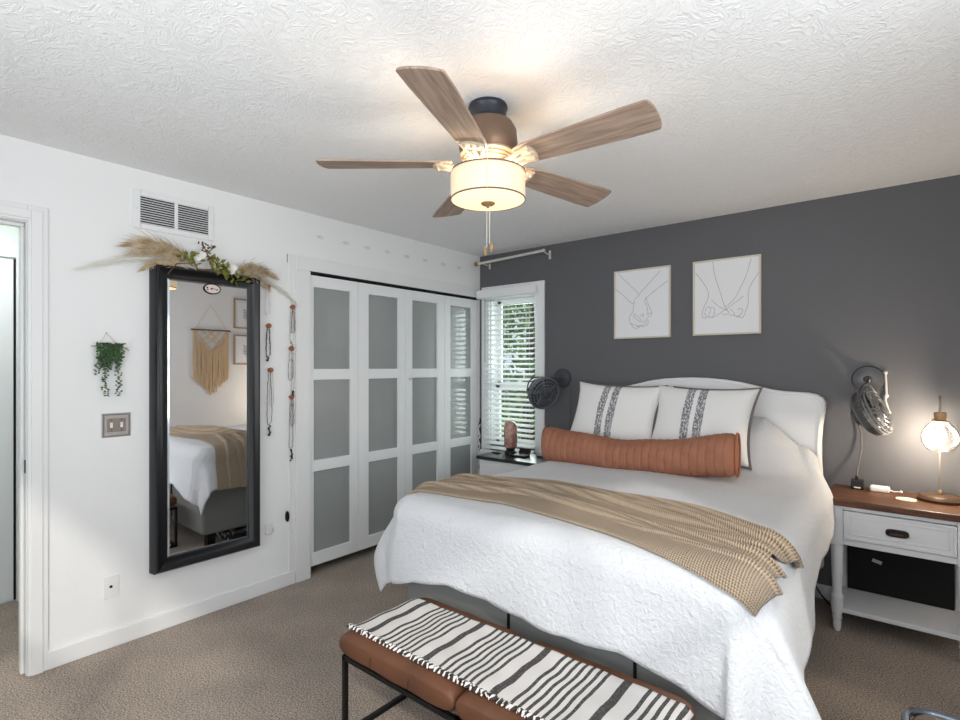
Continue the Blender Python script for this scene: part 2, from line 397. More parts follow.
# hall door with casing, seen through the doorway
h = MB(); h.box(HX+.0005, HX+.02, -3.125, -3.05, 0, 2.14); h.box(HX+.0005, HX+.0195, -3.95, -3.125, 2.065, 2.1395); h.box(HX+.0005, HX+.02, -4.02, -3.95, 0, 2.14)
struct(h.build('trim_2', M_trim, bevel=.003))
h = MB(); h.box(HX+.0005, HX+.008, -3.95, -3.137, .01, 2.055)
for z0, z1 in ((.2, .9), (1.05, 1.9)):
    for y0, y1 in ((-3.86, -3.60), (-3.50, -3.24)):
        h.box(HX+.008, HX+.014, y0, y1, z0, z1)
struct(h.build('door_5', M_doorw, bevel=.004))
MB().box(HX+.0003, HX+.003, -3.1365, -3.1255, .01, 2.06).build('door_gap_shade', M_voidb)['kind'] = 'structure'  # black strip standing in for the shade in the hall door gap
# closet casing
c = MB(); c.box(0, .006, -1.955, -1.912, 0, 2.14); c.box(0, .016, -1.912, CY0, 0, CH+.0)
c.box(0, .005, -1.90, -.02, CH+.008, CH+.10)
c.box(-.10, 0, CY0-.0005, CY0+.004, 0, CH)
struct(c.build('trim_4', M_trim, bevel=.002))
c = MB(); c.box(-.09, .0035, CY0+.004, CY1, CH-.006, CH+.008); struct(c.build('trim_5', M_voidb))
# closet leaves: frame of stiles and rails with three frosted panes each
edges = [CY0+.006, -1.397, -.934, -.476, CY1-.006]
lights_y = [(-1.768, -1.465), (-1.302, -1.008), (-.858, -.566), (-.402, -.118)]
rows = [(1.397, 1.952), (.776, 1.322), (.152, .702)]
for i in range(4):
    y0, y1 = edges[i]+.0015, edges[i+1]-.0015; a, b_ = lights_y[i]
    d = MB(); xf, xb = -.004, -.036
    if i in (0, 3): pass
    d.box(xb, xf, y0, a, .066, 2.030); d.box(xb, xf, b_, y1, .066, 2.030)
    zs = [.066]+[v for r_ in reversed(rows) for v in r_]+[2.030]
    for k in range(0, len(zs), 2): d.box(xb, xf, a, b_, zs[k], zs[k+1])
    o = struct(d.build('door_%d' % (i+1), M_doorw, bevel=.0025),
               ['white closet door leaf with three frosted panes, nearest the mirror', 'white closet door leaf with three frosted panes, second from the mirror',
                'white closet door leaf with a small knob, third from the mirror', 'white closet door leaf nearest the window, reflecting the blinds'][i], 'closet door')
    for (z0, z1) in rows:
        MB().box(-.024, -.019, a, b_, z0, z1).build('glass_pane', M_pane, o)
    if i == 2:
        MB().tube([(-.004, -.897, 1.315), (.012, -.897, 1.315)], .006).ball((.018, -.897, 1.315), .013).build('knob', M_silver, o, smooth=True)
# ------------------------------------------------------------------ window beside the closet
w = MB()
w.box(.035, WX0, -.022, 0, .64, 2.145); w.box(WX1, .715, -.022, 0, .64, 2.145); w.box(WX0+.0005, WX1-.0005, -.0218, 0, WZ1, 2.1445); w.box(.02, .73, -.03, 0, .60, .64)
w.box(WX0, WX0+.012, 0, .12, WZ0, WZ1); w.box(WX1-.012, WX1, 0, .12, WZ0, WZ1); w.box(WX0, WX1, 0, .12, WZ1-.012, WZ1); w.box(WX0, WX1, 0, .12, WZ0, WZ0+.012)
win = struct(w.build('window_1', M_vinyl, bevel=.003))
s = MB()
for z0, z1, y in ((.712, 1.245, .07), (1.235, 2.018, .095)):
    s.box(.137, .177, y, y+.025, z0, z1); s.box(.573, .613, y, y+.025, z0, z1); s.box(.137, .613, y, y+.025, z0, z0+.04); s.box(.137, .613, y, y+.025, z1-.04, z1)
s.build('sash', M_vinyl, win, bevel=.002)
MB().box(.177, .573, .08, .084, .752, 1.205).box(.177, .573, .105, .109, 1.275, 1.978).build('pane', M_glass, win)
bl = thing('window_blind', 'white slatted venetian blind over the window beside the bed', 'blind', (.375, -.05, 2.1))
b = MB(); b.box(.051, .66, -.074, -.024, 2.045, 2.105); b.box(.030, .050, -.078, -.024, 2.035, 2.11); b.box(.03, .675, -.090, -.0785, 2.035, 2.11)
b.build('headrail', M_slat, bl, bevel=.003)
b = MB(); n = 31
for k in range(n):
    z = 2.01-k*.0442; R_ = Matrix.Rotation(math.radians(20), 3, 'X')
    mt = Matrix.Translation((.362, -.05, z)) @ R_.to_4x4()
    b.box(-.272, .272, -.025, .025, -.0014, .0014, mt)
b.build('slats', M_slat, bl)
b = MB(); b.box(.055, .635, -.075, -.025, .635, .655); b.build('bottom_rail', M_slat, bl, bevel=.003)
b = MB()
for x in (.12, .345, .57):
    for y in (-.076, -.024): b.tube([(x, y, 2.05), (x, y, .65)], .0012, 4)
b.build('ladder_cords', M_slat, bl)
MB().tube([(.135, -.095, 2.03), (.137, -.097, 1.45)], .0035, 6).build('tilt_wand', mat('grey_wand', (150, 152, 154), .4), bl)
# unseen rear and right windows, added behind the camera to let light in
for nm, q, ax in (('added_window_2', (1.25, 3.45, YR, .65, 2.25), 'y'), ('added_window_3', (-4.15, -2.15, RW, .65, 2.25), 'x')):
    w = MB(); a0, a1, p, z0, z1 = q
    def B2(u0, u1, v0, v1, d0, d1):
        if ax == 'y': w.box(u0, u1, p-d1, p-d0, v0, v1)
        else: w.box(p+d0, p+d1, u0, u1, v0, v1)
    B2(a0-.07, a0, z0-.07, z1+.07, -.016, 0); B2(a1, a1+.07, z0-.07, z1+.07, -.016, 0); B2(a0, a1, z1, z1+.07, -.016, 0); B2(a0, a1, z0-.07, z0, -.03, 0)
    mid = (a0+a1)/2
    for u in (a0, mid-.025, a1-.04): B2(u, u+.04, z0, z1, .05, .09)
    for z in (z0, (z0+z1)/2-.02, z1-.04): B2(a0, a1, z, z+.04, .05, .09)
    struct(w.build(nm, M_vinyl))
# outdoors beyond the window
slab('ground', M_grass, (-22, 14, .13, 24, -.5, -.4))
random.seed(4)
def tree(loc, hgt, rad, k):
    t = thing('garden_tree', 'leafy green tree standing outdoors, seen between the blind slats', 'tree', loc, 'trees beyond the window')
    MB().tube([loc, (loc[0]+.1, loc[1], loc[2]+hgt*.45), (loc[0], loc[1]+.1, loc[2]+hgt*.8)], [.14, .10, .04]).build('trunk', M_bark, t, smooth=True)
    b = MB()
    for i in range(k):
        th = random.uniform(0, 2*PI); ph = math.acos(random.uniform(-1, 1)); r = rad*random.uniform(.55, 1)
        c = Vector((loc[0]+r*math.sin(ph)*math.cos(th), loc[1]+r*math.sin(ph)*math.sin(th), loc[2]+hgt*.55+hgt*.48*math.cos(ph)*random.uniform(.6, 1)))
        E_ = Euler((random.uniform(-1, 1), random.uniform(-1, 1), random.uniform(0, 6))).to_matrix(); s = random.uniform(.08, .17)
        b.add([c+E_ @ Vector(q)*s for q in ((-1, 0, 0), (0, -.5, .12), (1, 0, 0), (0, .5, .12))], [(0, 1, 2, 3)])
    b.build('foliage', M_leafo, t)
tree((-2.6, 4.6, -.4), 4.6, 1.7, 1500); tree((-6.6, 7.2, -.4), 6.0, 2.0, 1600); tree((-.2, 8.2, -.4), 4.4, 1.4, 700); tree((-3.2, 11.4, -.4), 6.5, 2.0, 1500)

# ------------------------------------------------------------------ ceiling fan
FX, FY = 1.825, -2.18
fan = thing('ceiling_fan', 'five-blade ceiling fan with weathered wood blades and lit drum shade', 'ceiling fan', (FX, FY, H))
MB().lathe([(.075, H), (.078, H-.012), (.072, H-.022), (.072, H-.055), (.078, H-.062), (.066, H-.066)], (FX, FY, 0), 36).build('canopy', M_dbronze, fan, smooth=True)
MB().lathe([(.05, H-.06), (.096, H-.072), (.112, H-.10), (.117, H-.15), (.112, H-.18), (.104, H-.19)], (FX, FY, 0), 40).build('motor_housing', M_bronze, fan, smooth=True)
MB().lathe([(.098, H-.186), (.108, H-.190), (.110, H-.198), (.098, H-.204), (.098, H-.210), (.090, H-.214), (.090, H-.222), (.078, H-.226), (.06, H-.23), (.06, H-.262), (.04, H-.266)], (FX, FY, 0), 40).build('flywheel_collar', mat('antique_cream_collar', (176, 156, 132), .5), fan, smooth=True)
def blade_outline():
    pts = []
    L0, L1 = .14, .648
    for i in range(13):
        t = i/12; x = L0+(L1-L0)*t; w_ = .056+.020*min(1, t*1.2)
        if t < .1: w_ *= .80+.2*math.sqrt(max(0, t/.1))
        pts.append((x, w_))
    top = pts[:]
    end = [(L1+.022*math.cos(a), .076*math.sin(a)) for a in [PI/2*.8*(1-k/4) for k in range(0, 9)]]
    end = [(L1+.020*math.cos(PI/2*q), .0755*math.sin(PI/2*q)) for q in (.8, .55, .3, 0, -.3, -.55, -.8)]
    return top+end+[(x, -y) for x, y in reversed(top)]
bd = MB().prism(blade_outline(), -.004, .004, 'z')
Bt = Matrix.Rotation(math.radians(-12), 4, 'X')
for v in bd.v: v.xyz = Bt @ v
blade0 = bd.build('blade', M_blade, fan, bevel=.002, local=True)
br = MB()
for s_, w_ in ((1, 1), (-1, 1), (0, .6)):
    br.tube([(.07, .012*s_, -.012), (.12, .020*s_, -.020), (.165, .034*s_*w_, -.012), (.205, .045*s_, -.0085)], [.008, .0085, .008, .006], 8)
br.prism([(.19+.028*math.cos(a)*1.0, .048*math.sin(a)) for a in [2*PI*k/20 for k in range(20)]], -.013, -.004, 'z')
for s_ in (-1, 0, 1): br.ball((.198, .026*s_, -.014), .006)
br.box(.05, .10, -.02, .02, -.018, -.008)
for v in br.v: v.xyz = Bt @ v
bracket = br.build('blade_bracket', mat('antique_cream_bracket', (186, 168, 146), .5, bump=.2, bscale=60), blade0, local=True, smooth=True)
BZ = -.230
blades = [blade0]
for k in range(1, 5):
    o = blade0.copy(); COL.objects.link(o); o.parent = fan; blades.append(o)
    q = bracket.copy(); COL.objects.link(q); q.parent = o
for k, o in enumerate(blades):
    o.location = (0, 0, BZ); o.rotation_euler = (Matrix.Rotation(math.radians(2), 3, (-.784, -.62, 0)) @ Rz(math.radians(3.5+72*k))).to_euler()
zs0, zs1 = 2.068, 2.176
sh = MB(); sh.lathe([(.146, zs1), (.147, zs1-.02), (.147, zs0+.02), (.146, zs0)], (FX, FY, 0), 48, cap=False)
shade = sh.build('drum_shade', M_lshade, fan, smooth=True, solid=.003)
e = MB(); e.lathe([(.1475, zs0+.004), (.1485, zs0+.001), (.1475, zs0-.002)], (FX, FY, 0), 48, cap=False)
e.lathe([(.1475, zs1+.002), (.1485, zs1-.001), (.1475, zs1-.004)], (FX, FY, 0), 48, cap=False)
e.build('shade_rim', M_bronze, shade, smooth=True, solid=.002)
MB().box(FX+.0895, FX+.0915, FY-.1185, FY-.1165, zs0, zs1).build('shade_seam', M_cream, shade)
MB().lathe([(.144, zs0+.004), (.144, zs0+.0005), (.10, zs0-.006), (.05, zs0-.010), (.003, zs0-.011)], (FX, FY, 0), 48).build('diffuser', M_diff, fan, smooth=True)
MB().lathe([(.027, zs0-.009), (.028, zs0-.014), (.020, zs0-.020), (.008, zs0-.024), (.004, zs0-.030)], (FX, FY, 0), 24).build('finial', M_gold, fan, smooth=True)
for dx, dz in ((-.006, .0), (.008, .035)):
    ch = MB().tube([(FX+dx, FY, zs0-.02), (FX+dx, FY, 1.885+dz*.3)], .0013, 6)
    k = ch.build('pull_chain', M_silver, fan)
    MB().lathe([(.004, 1.885), (.009, 1.878), (.010, 1.868), (.005, 1.858), (.003, 1.852)], (FX+dx*2.2, FY, dz*.3), 12).build('chain_fob', M_gold, k, smooth=True)
lamp('fan_bulb', 'POINT', (FX, FY, 2.14), 11, (1, .90, .76), shadow_soft_size=.05)

# ------------------------------------------------------------------ left wall fittings
v = thing('return_air_vent', 'white two-panel air return vent high on the wall above the mirror', 'vent', (0, -2.635, 2.235))
b = MB(); Y0, Y1, Z0, Z1 = -2.84, -2.432, 2.133, 2.335; g = [(-2.805, -2.641), (-2.623, -2.462)]
b.box(0, .009, Y0, g[0][0], Z0, Z1); b.box(0, .009, g[1][1], Y1, Z0, Z1); b.box(0, .009, g[0][0], g[1][1], 2.308, Z1); b.box(0, .009, g[0][0], g[1][1], Z0, 2.162); b.box(0, .009, g[0][1], g[1][0], 2.162, 2.308)
b.build('vent_frame', M_vent, v, bevel=.003)
MB().box(.0003, .0012, g[0][0], g[1][1], 2.162, 2.308).build('vent_void', M_voidb, v)
b = MB()
for y0, y1 in g:
    for k in range(12):
        z = 2.166+k*.01265; mt = Matrix.Translation((.0055, (y0+y1)/2, z)) @ Matrix.Rotation(math.radians(38), 4, 'Y')
        b.box(-.0045, .0045, (y0-y1)/2, (y1-y0)/2, -.0012, .0012, mt)
b.build('louvres', M_vent, v)
for y in (-2.823, -2.446): MB().ball((.009, y, 2.235), .004).build('screw', M_silver, v)
# mirror
mr = thing('wall_mirror', 'tall mirror in a thick black frame hung on the white wall', 'mirror', (0, -2.475, 1.14))
def frame_loop(y0, y1, z0, z1, x, ch=0):
    if ch: return [(x, y0, z0), (x, y1, z0), (x, y1, z1-ch), (x, y1-ch, z1), (x, y0+ch, z1), (x, y0, z1-ch)]
    return [(x, y0, z0), (x, y1, z0), (x, y1, z1), (x, y0, z1)]
my0, my1, mz0, mz1 = -2.763, -2.180, .322, 1.955
prof = [(.0, 0), (.0, .03), (.002, .035), (.002, .062), (.012, .078), (.020, .080), (.034, .068), (.052, .058), (.066, .054), (.070, .050), (.070, .020)]
b = MB(); base = 0
ny = len(prof)
for (ins, x) in prof:
    for p in frame_loop(my0+ins, my1-ins, mz0+ins, mz1-ins, x): b.v.append(Vector(p))
for i in range(ny-1):
    for k in range(4):
        b.f.append((i*4+k, i*4+(k+1) % 4, (i+1)*4+(k+1) % 4, (i+1)*4+k))
b.build('mirror_frame', M_mframe, mr, smooth=True)
gy0, gy1, gz0, gz1 = my0+.068, my1-.068, mz0+.068, mz1-.068
gm = MB().box(.030, .048, gy0+.012, gy1-.012, gz0+.012, gz1-.012)
for q_ in gm.v: q_.x += (q_.y-(gy0+gy1)/2)*math.tan(math.radians(.8))
gl = gm.build('mirror_glass', M_mirror, mr)
b = MB()
o4 = frame_loop(gy0, gy1, gz0, gz1, .045); i4 = frame_loop(gy0+.012, gy1-.012, gz0+.012, gz1-.012, .0515)
b.add(o4+i4, [(k, (k+1) % 4, (k+1) % 4+4, k+4) for k in range(4)])
b.build('bevelled_edge', M_bevel, gl)
# oval sticker on the glass
def ov(x, ry, rz, cy, cz, n=28): return [(x, cy+ry*math.cos(2*PI*k/n), cz+rz*math.sin(2*PI*k/n)) for k in range(n)]
sy, sz = -2.460, 1.853
st = MB(); a_ = ov(.0520, .048, .031, sy, sz); b2 = ov(.0526, .048, .031, sy, sz); n = 28
st.add(a_+b2, [tuple(range(n, 2*n))]+[(k, (k+1) % n, (k+1) % n+n, k+n) for k in range(n)])
stk = st.build('oval_sticker', M_voidb, gl)
st = MB(); st.add(ov(.0528, .041, .024, sy, sz), [tuple(range(n))]); st.build('sticker_field', mat('pinkish_white', (222, 204, 200), .6), stk)
st = MB()
for (y, z, a, c) in ((-.028, .004, .009, .010), (-.026, -.008, .012, .005), (-.004, 0, .013, .008), (.014, -.002, .004, .008), (.026, -.003, .010, .007), (.008, .004, .005, .004)):
    st.box(.0529, .0532, sy+y-a/2, sy+y+a/2, sz+z-c/2, sz+z+c/2)
st.build('sticker_marks', M_voidb, stk)
# dried garland on top of the mirror
random.seed(11)
def bez(p0, p1, p2, t): return Vector(p0)*(1-t)**2+Vector(p1)*2*t*(1-t)+Vector(p2)*t*t
def plume(b, p0, p1, p2, n, ln, spread, r=.0011):
    p0, p1, p2 = Vector(p0), Vector(p1), Vector(p2)
    b.tube([bez(p0, p1, p2, i/10) for i in range(11)], [.0022]*8+[.0015, .001, .0006], 5)
    for k in range(n):
        t = random.uniform(.12, 1); c = bez(p0, p1, p2, t); d = (bez(p0, p1, p2, min(1, t+.05))-bez(p0, p1, p2, t-.05)).normalized()
        off = Vector((random.gauss(0, 1), random.gauss(0, 1), random.gauss(0, 1)))*spread*math.sin(PI*min(.93, t*.85+.1))
        off.x = off.x*.5
        q = c+d*ln*random.uniform(.5, 1)+off
        if q.x < .008: q.x = .008+random.uniform(0, .01)
        m_ = c.lerp(q, .5)+off*.25
        if m_.x < .006: m_.x = .006
        b.tube([c, m_, q], [r, r*1.3, r*.3], 3)
GZO = -.028
gar = thing('dried_garland', 'dried pampas garland with green leaves and white flowers on the mirror top', 'garland', (.06, -2.47, 1.965))
b = MB()
plume(b, (.085, -2.56, 1.98), (.09, -2.70, 2.11), (.07, -2.86, 2.06), 380, .09, .026)
plume(b, (.085, -2.56, 1.97), (.08, -2.69, 2.07), (.07, -2.84, 2.02), 320, .08, .024)
plume(b, (.08, -2.60, 1.97), (.07, -2.72, 2.02), (.06, -2.80, 1.95), 200, .06, .018)
b.build('tan_plume', M_pampas, gar)
b = MB()
plume(b, (.085, -2.36, 1.985), (.085, -2.25, 2.06), (.07, -2.11, 2.00), 330, .07, .022)
plume(b, (.085, -2.35, 1.975), (.08, -2.24, 2.02), (.06, -2.14, 1.93), 240, .06, .018)
b.build('tan_plume', M_pampas, gar)
b = MB()
plume(b, (.05, -2.70, 2.0), (.03, -2.84, 2.02), (.025, -3.05, 1.92), 170, .09, .014, .0008)
b.build('bleached_plume', M_pampas2, gar)
b = MB()
plume(b, (.05, -2.22, 2.0), (.03, -2.10, 1.98), (.02, -1.93, 1.86), 150, .08, .012, .0008)
b.build('bleached_plume', M_pampas2, gar)
def leaf(b, c, d, up, ln, wd):
    d = Vector(d).normalized(); s = d.cross(Vector(up)).normalized(); c = Vector(c); u = s.cross(d)
    b.add([c, c+d*ln*.45+s*wd+u*wd*.2, c+d*ln, c+d*ln*.45-s*wd+u*wd*.2, c+d*ln*.5-u*wd*.25], [(0, 4, 1), (4, 2, 1), (0, 3, 4), (4, 3, 2)])
b = MB()
for (cy, cz, n) in ((-2.60, 2.03, 26), (-2.41, 1.985, 26), (-2.33, 1.955, 16), (-2.46, 2.02, 12)):
    for k in range(n):
        c = (.085+random.gauss(0, .012), cy+random.gauss(0, .022), cz+random.gauss(0, .014))
        leaf(b, c, (random.uniform(-.2, 1), random.gauss(0, 1), random.gauss(.2, 1)), (random.uniform(-1, 1), .3, 1), random.uniform(.028, .048), .014)
b.build('olive_leaves', M_leafy, gar)
b = MB()
tw = [(.08, -2.47, 1.98), (.085, -2.49, 2.04), (.09, -2.515, 2.09), (.09, -2.535, 2.115)]
b.tube(tw, [.004, .0035, .003, .002], 6); b.tube([(.09, -2.505, 2.07), (.1, -2.48, 2.10), (.1, -2.485, 2.12)], .003, 6)
b.tube([(.08, -2.42, 1.97), (.085, -2.46, 2.03), (.085, -2.50, 2.06)], .0035, 6); b.tube([(.075, -2.56, 1.975), (.08, -2.46, 1.985), (.08, -2.36, 1.97)], .005, 6)
b.tube([(.075, -2.70, 1.93), (.085, -2.66, 1.99), (.085, -2.60, 2.0), (.08, -2.55, 1.98)], .003, 6)
for k in range(26):
    q = random.choice(tw[1:]+[(.1, -2.485, 2.115)])
    leaf(b, (q[0], q[1]+random.gauss(0, .008), q[2]+random.gauss(0, .008)), (random.gauss(0, .6), random.gauss(0, 1), random.gauss(0, 1)), (1, .2, .3), .022, .007)
b.build('twig', M_twig, gar)
for (cy, cz) in ((-2.555, 2.035), (-2.535, 2.055), (-2.39, 2.01), (-2.375, 1.99), (-2.36, 2.01)):
    b = MB()
    for k in range(9):
        a = 2*PI*k/9; leaf(b, (.09, cy, cz), (.35, math.cos(a), math.sin(a)), (1, 0, 0), .026, .009)
    b.build('white_flower', M_flower, gar)
for o_ in gar.children: o_.location.z += GZO
# hanging trailing plant
hp = thing('hanging_plant', 'small trailing green plant hung on a twig by a string on the wall', 'plant', (0, -2.943, 1.58))
MB().tube([(.012, -2.99, 1.515), (.004, -2.955, 1.58), (.012, -2.90, 1.512)], .0013, 5).ball((.004, -2.955, 1.58), .004).build('hanging_string', M_rope, hp)
MB().tube([(.018, -3.022, 1.512), (.022, -2.95, 1.516), (.018, -2.866, 1.506)], [.003, .0045, .003], 7).tube([(.02, -2.89, 1.51), (.022, -2.862, 1.494)], .003, 6).build('twig_bar', mat('pale_driftwood', (176, 168, 152), .8), hp)
b = MB(); random.seed(5)
def strand(y, z0, z1, n, sp=.009, x=.028):
    for k in range(n):
        z = z0+(z1-z0)*k/max(1, n-1); a = random.uniform(0, 6.3)
        c = Vector((x+sp*math.cos(a)*.7, y+sp*math.sin(a), z)); E_ = Euler((random.uniform(-1, 1), random.uniform(-1, 1), random.uniform(-3, 3))).to_matrix()
        s_ = random.uniform(.007, .0105)
        b.add([c+E_ @ Vector(q)*s_ for q in ((-1, 0, 0), (1, 0, 0), (0, .75, 0), (0, -.75, 0), (0, 0, .45), (0, 0, -.45))],
              [(0, 2, 4), (2, 1, 4), (1, 3, 4), (3, 0, 4), (2, 0, 5), (1, 2, 5), (3, 1, 5), (0, 3, 5)])
for k in range(17):
    y = -2.992+.092*k/16; L_ = .115+random.uniform(-.03, .02)-.03*(k > 12)
    strand(y+random.gauss(0, .003), 1.527, 1.527-L_, 26, .011, .03+random.uniform(-.004, .012))
for y in (-2.972, -2.962): strand(y, 1.43, 1.268, 17, .008)
for y in (-2.915, -2.905): strand(y, 1.43, 1.268, 17, .008)
strand(-3.0, 1.42, 1.375, 8, .008)
b.build('trailing_leaves', M_leafg, hp)
# switch plate
sw = thing('light_switch', 'ornate pewter double light switch plate on the wall beside the mirror', 'light switch', (0, -2.912, 1.116))
b = MB(); b.box(0, .004, -2.975, -2.849, 1.056, 1.177); b.build('switch_plate', M_pewter, sw, bevel=.003)
b = MB()
for k in range(52):
    t = k/52*4; s_ = int(t); f = t-s_; y0, y1, z0, z1 = -2.968, -2.856, 1.063, 1.170
    p = [(y0+(y1-y0)*f, z0), (y1, z0+(z1-z0)*f), (y1-(y1-y0)*f, z1), (y0, z1-(z1-z0)*f)][s_]
    b.ball((.0045, p[0], p[1]), .0042, 6, 4)
b.build('beaded_border', mat('dark_pewter', (150, 147, 146), .35, .5), sw)
MB().box(.004, .006, -2.953, -2.871, 1.083, 1.15).build('centre_panel', mat('taupe_metal', (134, 124, 116), .4, .5), sw, bevel=.002)
for y in (-2.934, -2.890):
    MB().box(.006, .008, y-.006, y+.006, 1.104, 1.13).box(.007, .018, y-.003, y+.003, 1.117, 1.127).build('toggle', M_white, sw, bevel=.001)
for y in (-2.934, -2.89):
    for z in (1.09, 1.143): MB().ball((.006, y, z), .003).build('screw', M_black, sw)
ou = thing('wall_plate', 'white cable wall plate with a dark jack low on the wall', 'wall plate', (0, -2.934, .305))
MB().box(0, .005, -2.968, -2.900, .248, .362).build('plate', M_trim, ou, bevel=.003)
MB().lathe([(.007, 0), (.007, .004), (.004, .004), (.004, .009)], (.004, -2.936, .306), 10, axisM((1, 0, 0))).build('jack', M_black, ou)
# knobs with necklaces
pk = thing('wall_peg', 'x', 'peg', (0, 0, 0))
MB().lathe([(.007, 0), (.007, .012), (.014, .016), (.016, .024), (.013, .032), (.004, .034)], (0, 0, 0), 16, axisM((1, 0, 0))).build('knob', M_peg, pk, smooth=True, local=True)
MB().lathe([(.010, 0), (.010, .003), (.008, .004)], (0, 0, 0), 16, axisM((1, 0, 0))).build('base_plate', M_gold, pk, smooth=True, local=True)
pegs = [(-2.111, 1.912, 'wooden wall peg nearest the mirror, topmost of its column'), (-2.104, 1.667, 'wooden wall peg nearest the mirror, middle of its column'), (-2.091, 1.391, 'wooden wall peg nearest the mirror, lowest of its column'),
        (-1.947, 1.797, 'wooden wall peg beside the closet trim, topmost of its column'), (-1.954, 1.530, 'wooden wall peg beside the closet trim, middle of its column'), (-1.954, 1.216, 'wooden wall peg beside the closet trim, lowest of its column')]
for i, (y, z, l) in enumerate(pegs):
    x0 = .010 if i > 2 else 0
    if i == 0: pk.location = (x0, y, z); pk['label'] = l; pk['group'] = 'wooden wall pegs'
    else: dup(pk, (x0, y, z), l, 'wooden wall pegs')
M_nk = [mat('silver_chain', (176, 174, 170), .35, .6), mat('dark_chain', (58, 54, 54), .4, .5), mat('bronze_beads', (112, 92, 78), .4, .3), mat('pale_beads', (212, 208, 200), .4)]
def necklace(y, z, ln, wd, m, label, x0=0, pend=0, bead=.0028):
    pts = []
    for k in range(15):
        t = k/14; pts.append((x0+.020+random.uniform(-.003, .003), y-wd*(.35+.65*math.sin(PI*min(1, t*1.1)*.62))*(1 if t < .93 else .6), z-ln*t+.016*(t < .01)))
    for k in range(13, -1, -1):
        t = k/14; pts.append((x0+.022+random.uniform(-.003, .003), y+wd*(.35+.65*math.sin(PI*min(1, t*1.1)*.62))*(1 if t < .93 else .6), z-ln*t+.016*(t < .01)))
    nk = thing('necklace', label, 'necklace', (x0, y, z), 'necklaces on the wall knobs')
    b = MB(); b.tube(pts, .0013, 5, closed=True)
    for i in range(len(pts)):
        p, q = Vector(pts[i]), Vector(pts[(i+1) % len(pts)])
        for f in (.0, .33, .66): b.ball(p.lerp(q, f), bead*random.uniform(.6, 1.15), 6, 4)
    b.build('strand', m, nk)
    if pend:
        b = MB()
        for k in range(pend):
            b.ball((x0+.022, y+random.gauss(0, .004), z-ln-.004-k*.013), random.uniform(.006, .010), 8, 6, (.7, 1, 1))
        b.build('pendant', M_nk[1] if pend > 2 else m, nk)
necklace(-2.114, 1.905, .17, .014, M_nk[3], 'pale beaded necklace on the top knob beside the mirror')
necklace(-2.108, 1.660, .19, .013, M_nk[1], 'dark beaded necklace on the middle knob beside the mirror', bead=.004, pend=2)
necklace(-2.10, 1.384, .34, .015, M_nk[1], 'long black necklace on the lowest knob beside the mirror', pend=5)
necklace(-2.086, 1.384, .22, .012, M_nk[0], 'shorter silver necklace on the lowest knob beside the mirror', bead=.002)
necklace(-1.951, 1.790, .22, .014, M_nk[0], 'silver necklace on the top knob by the closet', x0=.01, pend=2)
necklace(-1.943, 1.790, .16, .011, M_nk[2], 'short bronze necklace on the top knob by the closet', x0=.01)
necklace(-1.960, 1.523, .20, .015, M_nk[2], 'bronze beaded necklace on the middle knob by the closet', x0=.01)
necklace(-1.945, 1.523, .27, .010, M_nk[0], 'silver necklace with dangling end on the middle knob by the closet', x0=.01, pend=3)
necklace(-1.958, 1.209, .33, .013, M_nk[1], 'long dark necklace with cluster pendant on the lowest knob by the closet', x0=.01, pend=6)
necklace(-1.948, 1.209, .18, .010, M_nk[2], 'short beaded necklace on the lowest knob by the closet', x0=.01)
# small hooks
hk = thing('adhesive_hook', 'x', 'hook', (0, -1.72, 2.294))
MB().prism([(.030*math.cos(a), .013*math.sin(a)) for a in [2*PI*k/16 for k in range(16)]], 0, .004, 'x').build('hook_plate', M_clear, hk, local=True, bevel=.001)
MB().tube([(.004, -.012, .004), (.014, -.010, -.002), (.016, .006, -.006), (.010, .020, .000)], [.003, .003, .003, .002], 6).build('hook_arm', M_silver, hk, local=True, smooth=True)
ordw = ['first', 'second', 'third', 'fourth', 'fifth', 'sixth', 'seventh', 'last']
for i, y in enumerate((-1.723, -1.512, -1.322, -1.128, -.922, -.718, -.503, -.298)):
    l = 'small clear adhesive hook above the closet, %s of the row counting from the mirror' % ordw[i]
    if i == 0: hk['label'] = l; hk['group'] = 'clear hooks above the closet'; hk.location.y = y
    else: dup(hk, (0, y, 2.294), l, 'clear hooks above the closet')
tag(MB().prism([(-1.972+.012*math.cos(a), .448+.034*math.sin(a)) for a in [2*PI*k/16 for k in range(16)]], .0, .018, 'x').build('door_latch', M_black, bevel=.003), 'small black oval latch low on the wall left of the closet', 'latch')
ch = thing('cord_hook', 'clear plastic cord hook beside the mirror foot', 'hook', (0, -2.10, .40))
MB().prism([(-2.118, .365), (-2.072, .365), (-2.072, .43), (-2.118, .43)], 0, .006, 'x').build('hook_plate', M_clear, ch, bevel=.003)
MB().tube([(.008, -2.125, .388)]+[(.014, -2.097+.026*math.cos(a), .387+.024*math.sin(a)) for a in [PI*1.15+k*PI/8 for k in range(9)]], .003, 6).build('hook_arm', M_silver, ch, smooth=True)
MB().tube([(.0, -1.968, 2.135), (.006, -1.968, 2.135)], .0015).tube([(.004, -1.968, 2.14), (.004, -1.968, 2.085)], .0018, 5).build('picture_nail', mat('grey_wire', (96, 96, 98), .5, .5))
tag(bpy.data.objects['picture_nail'], 'thin grey nail and wire left on the wall above the closet knobs', 'nail')

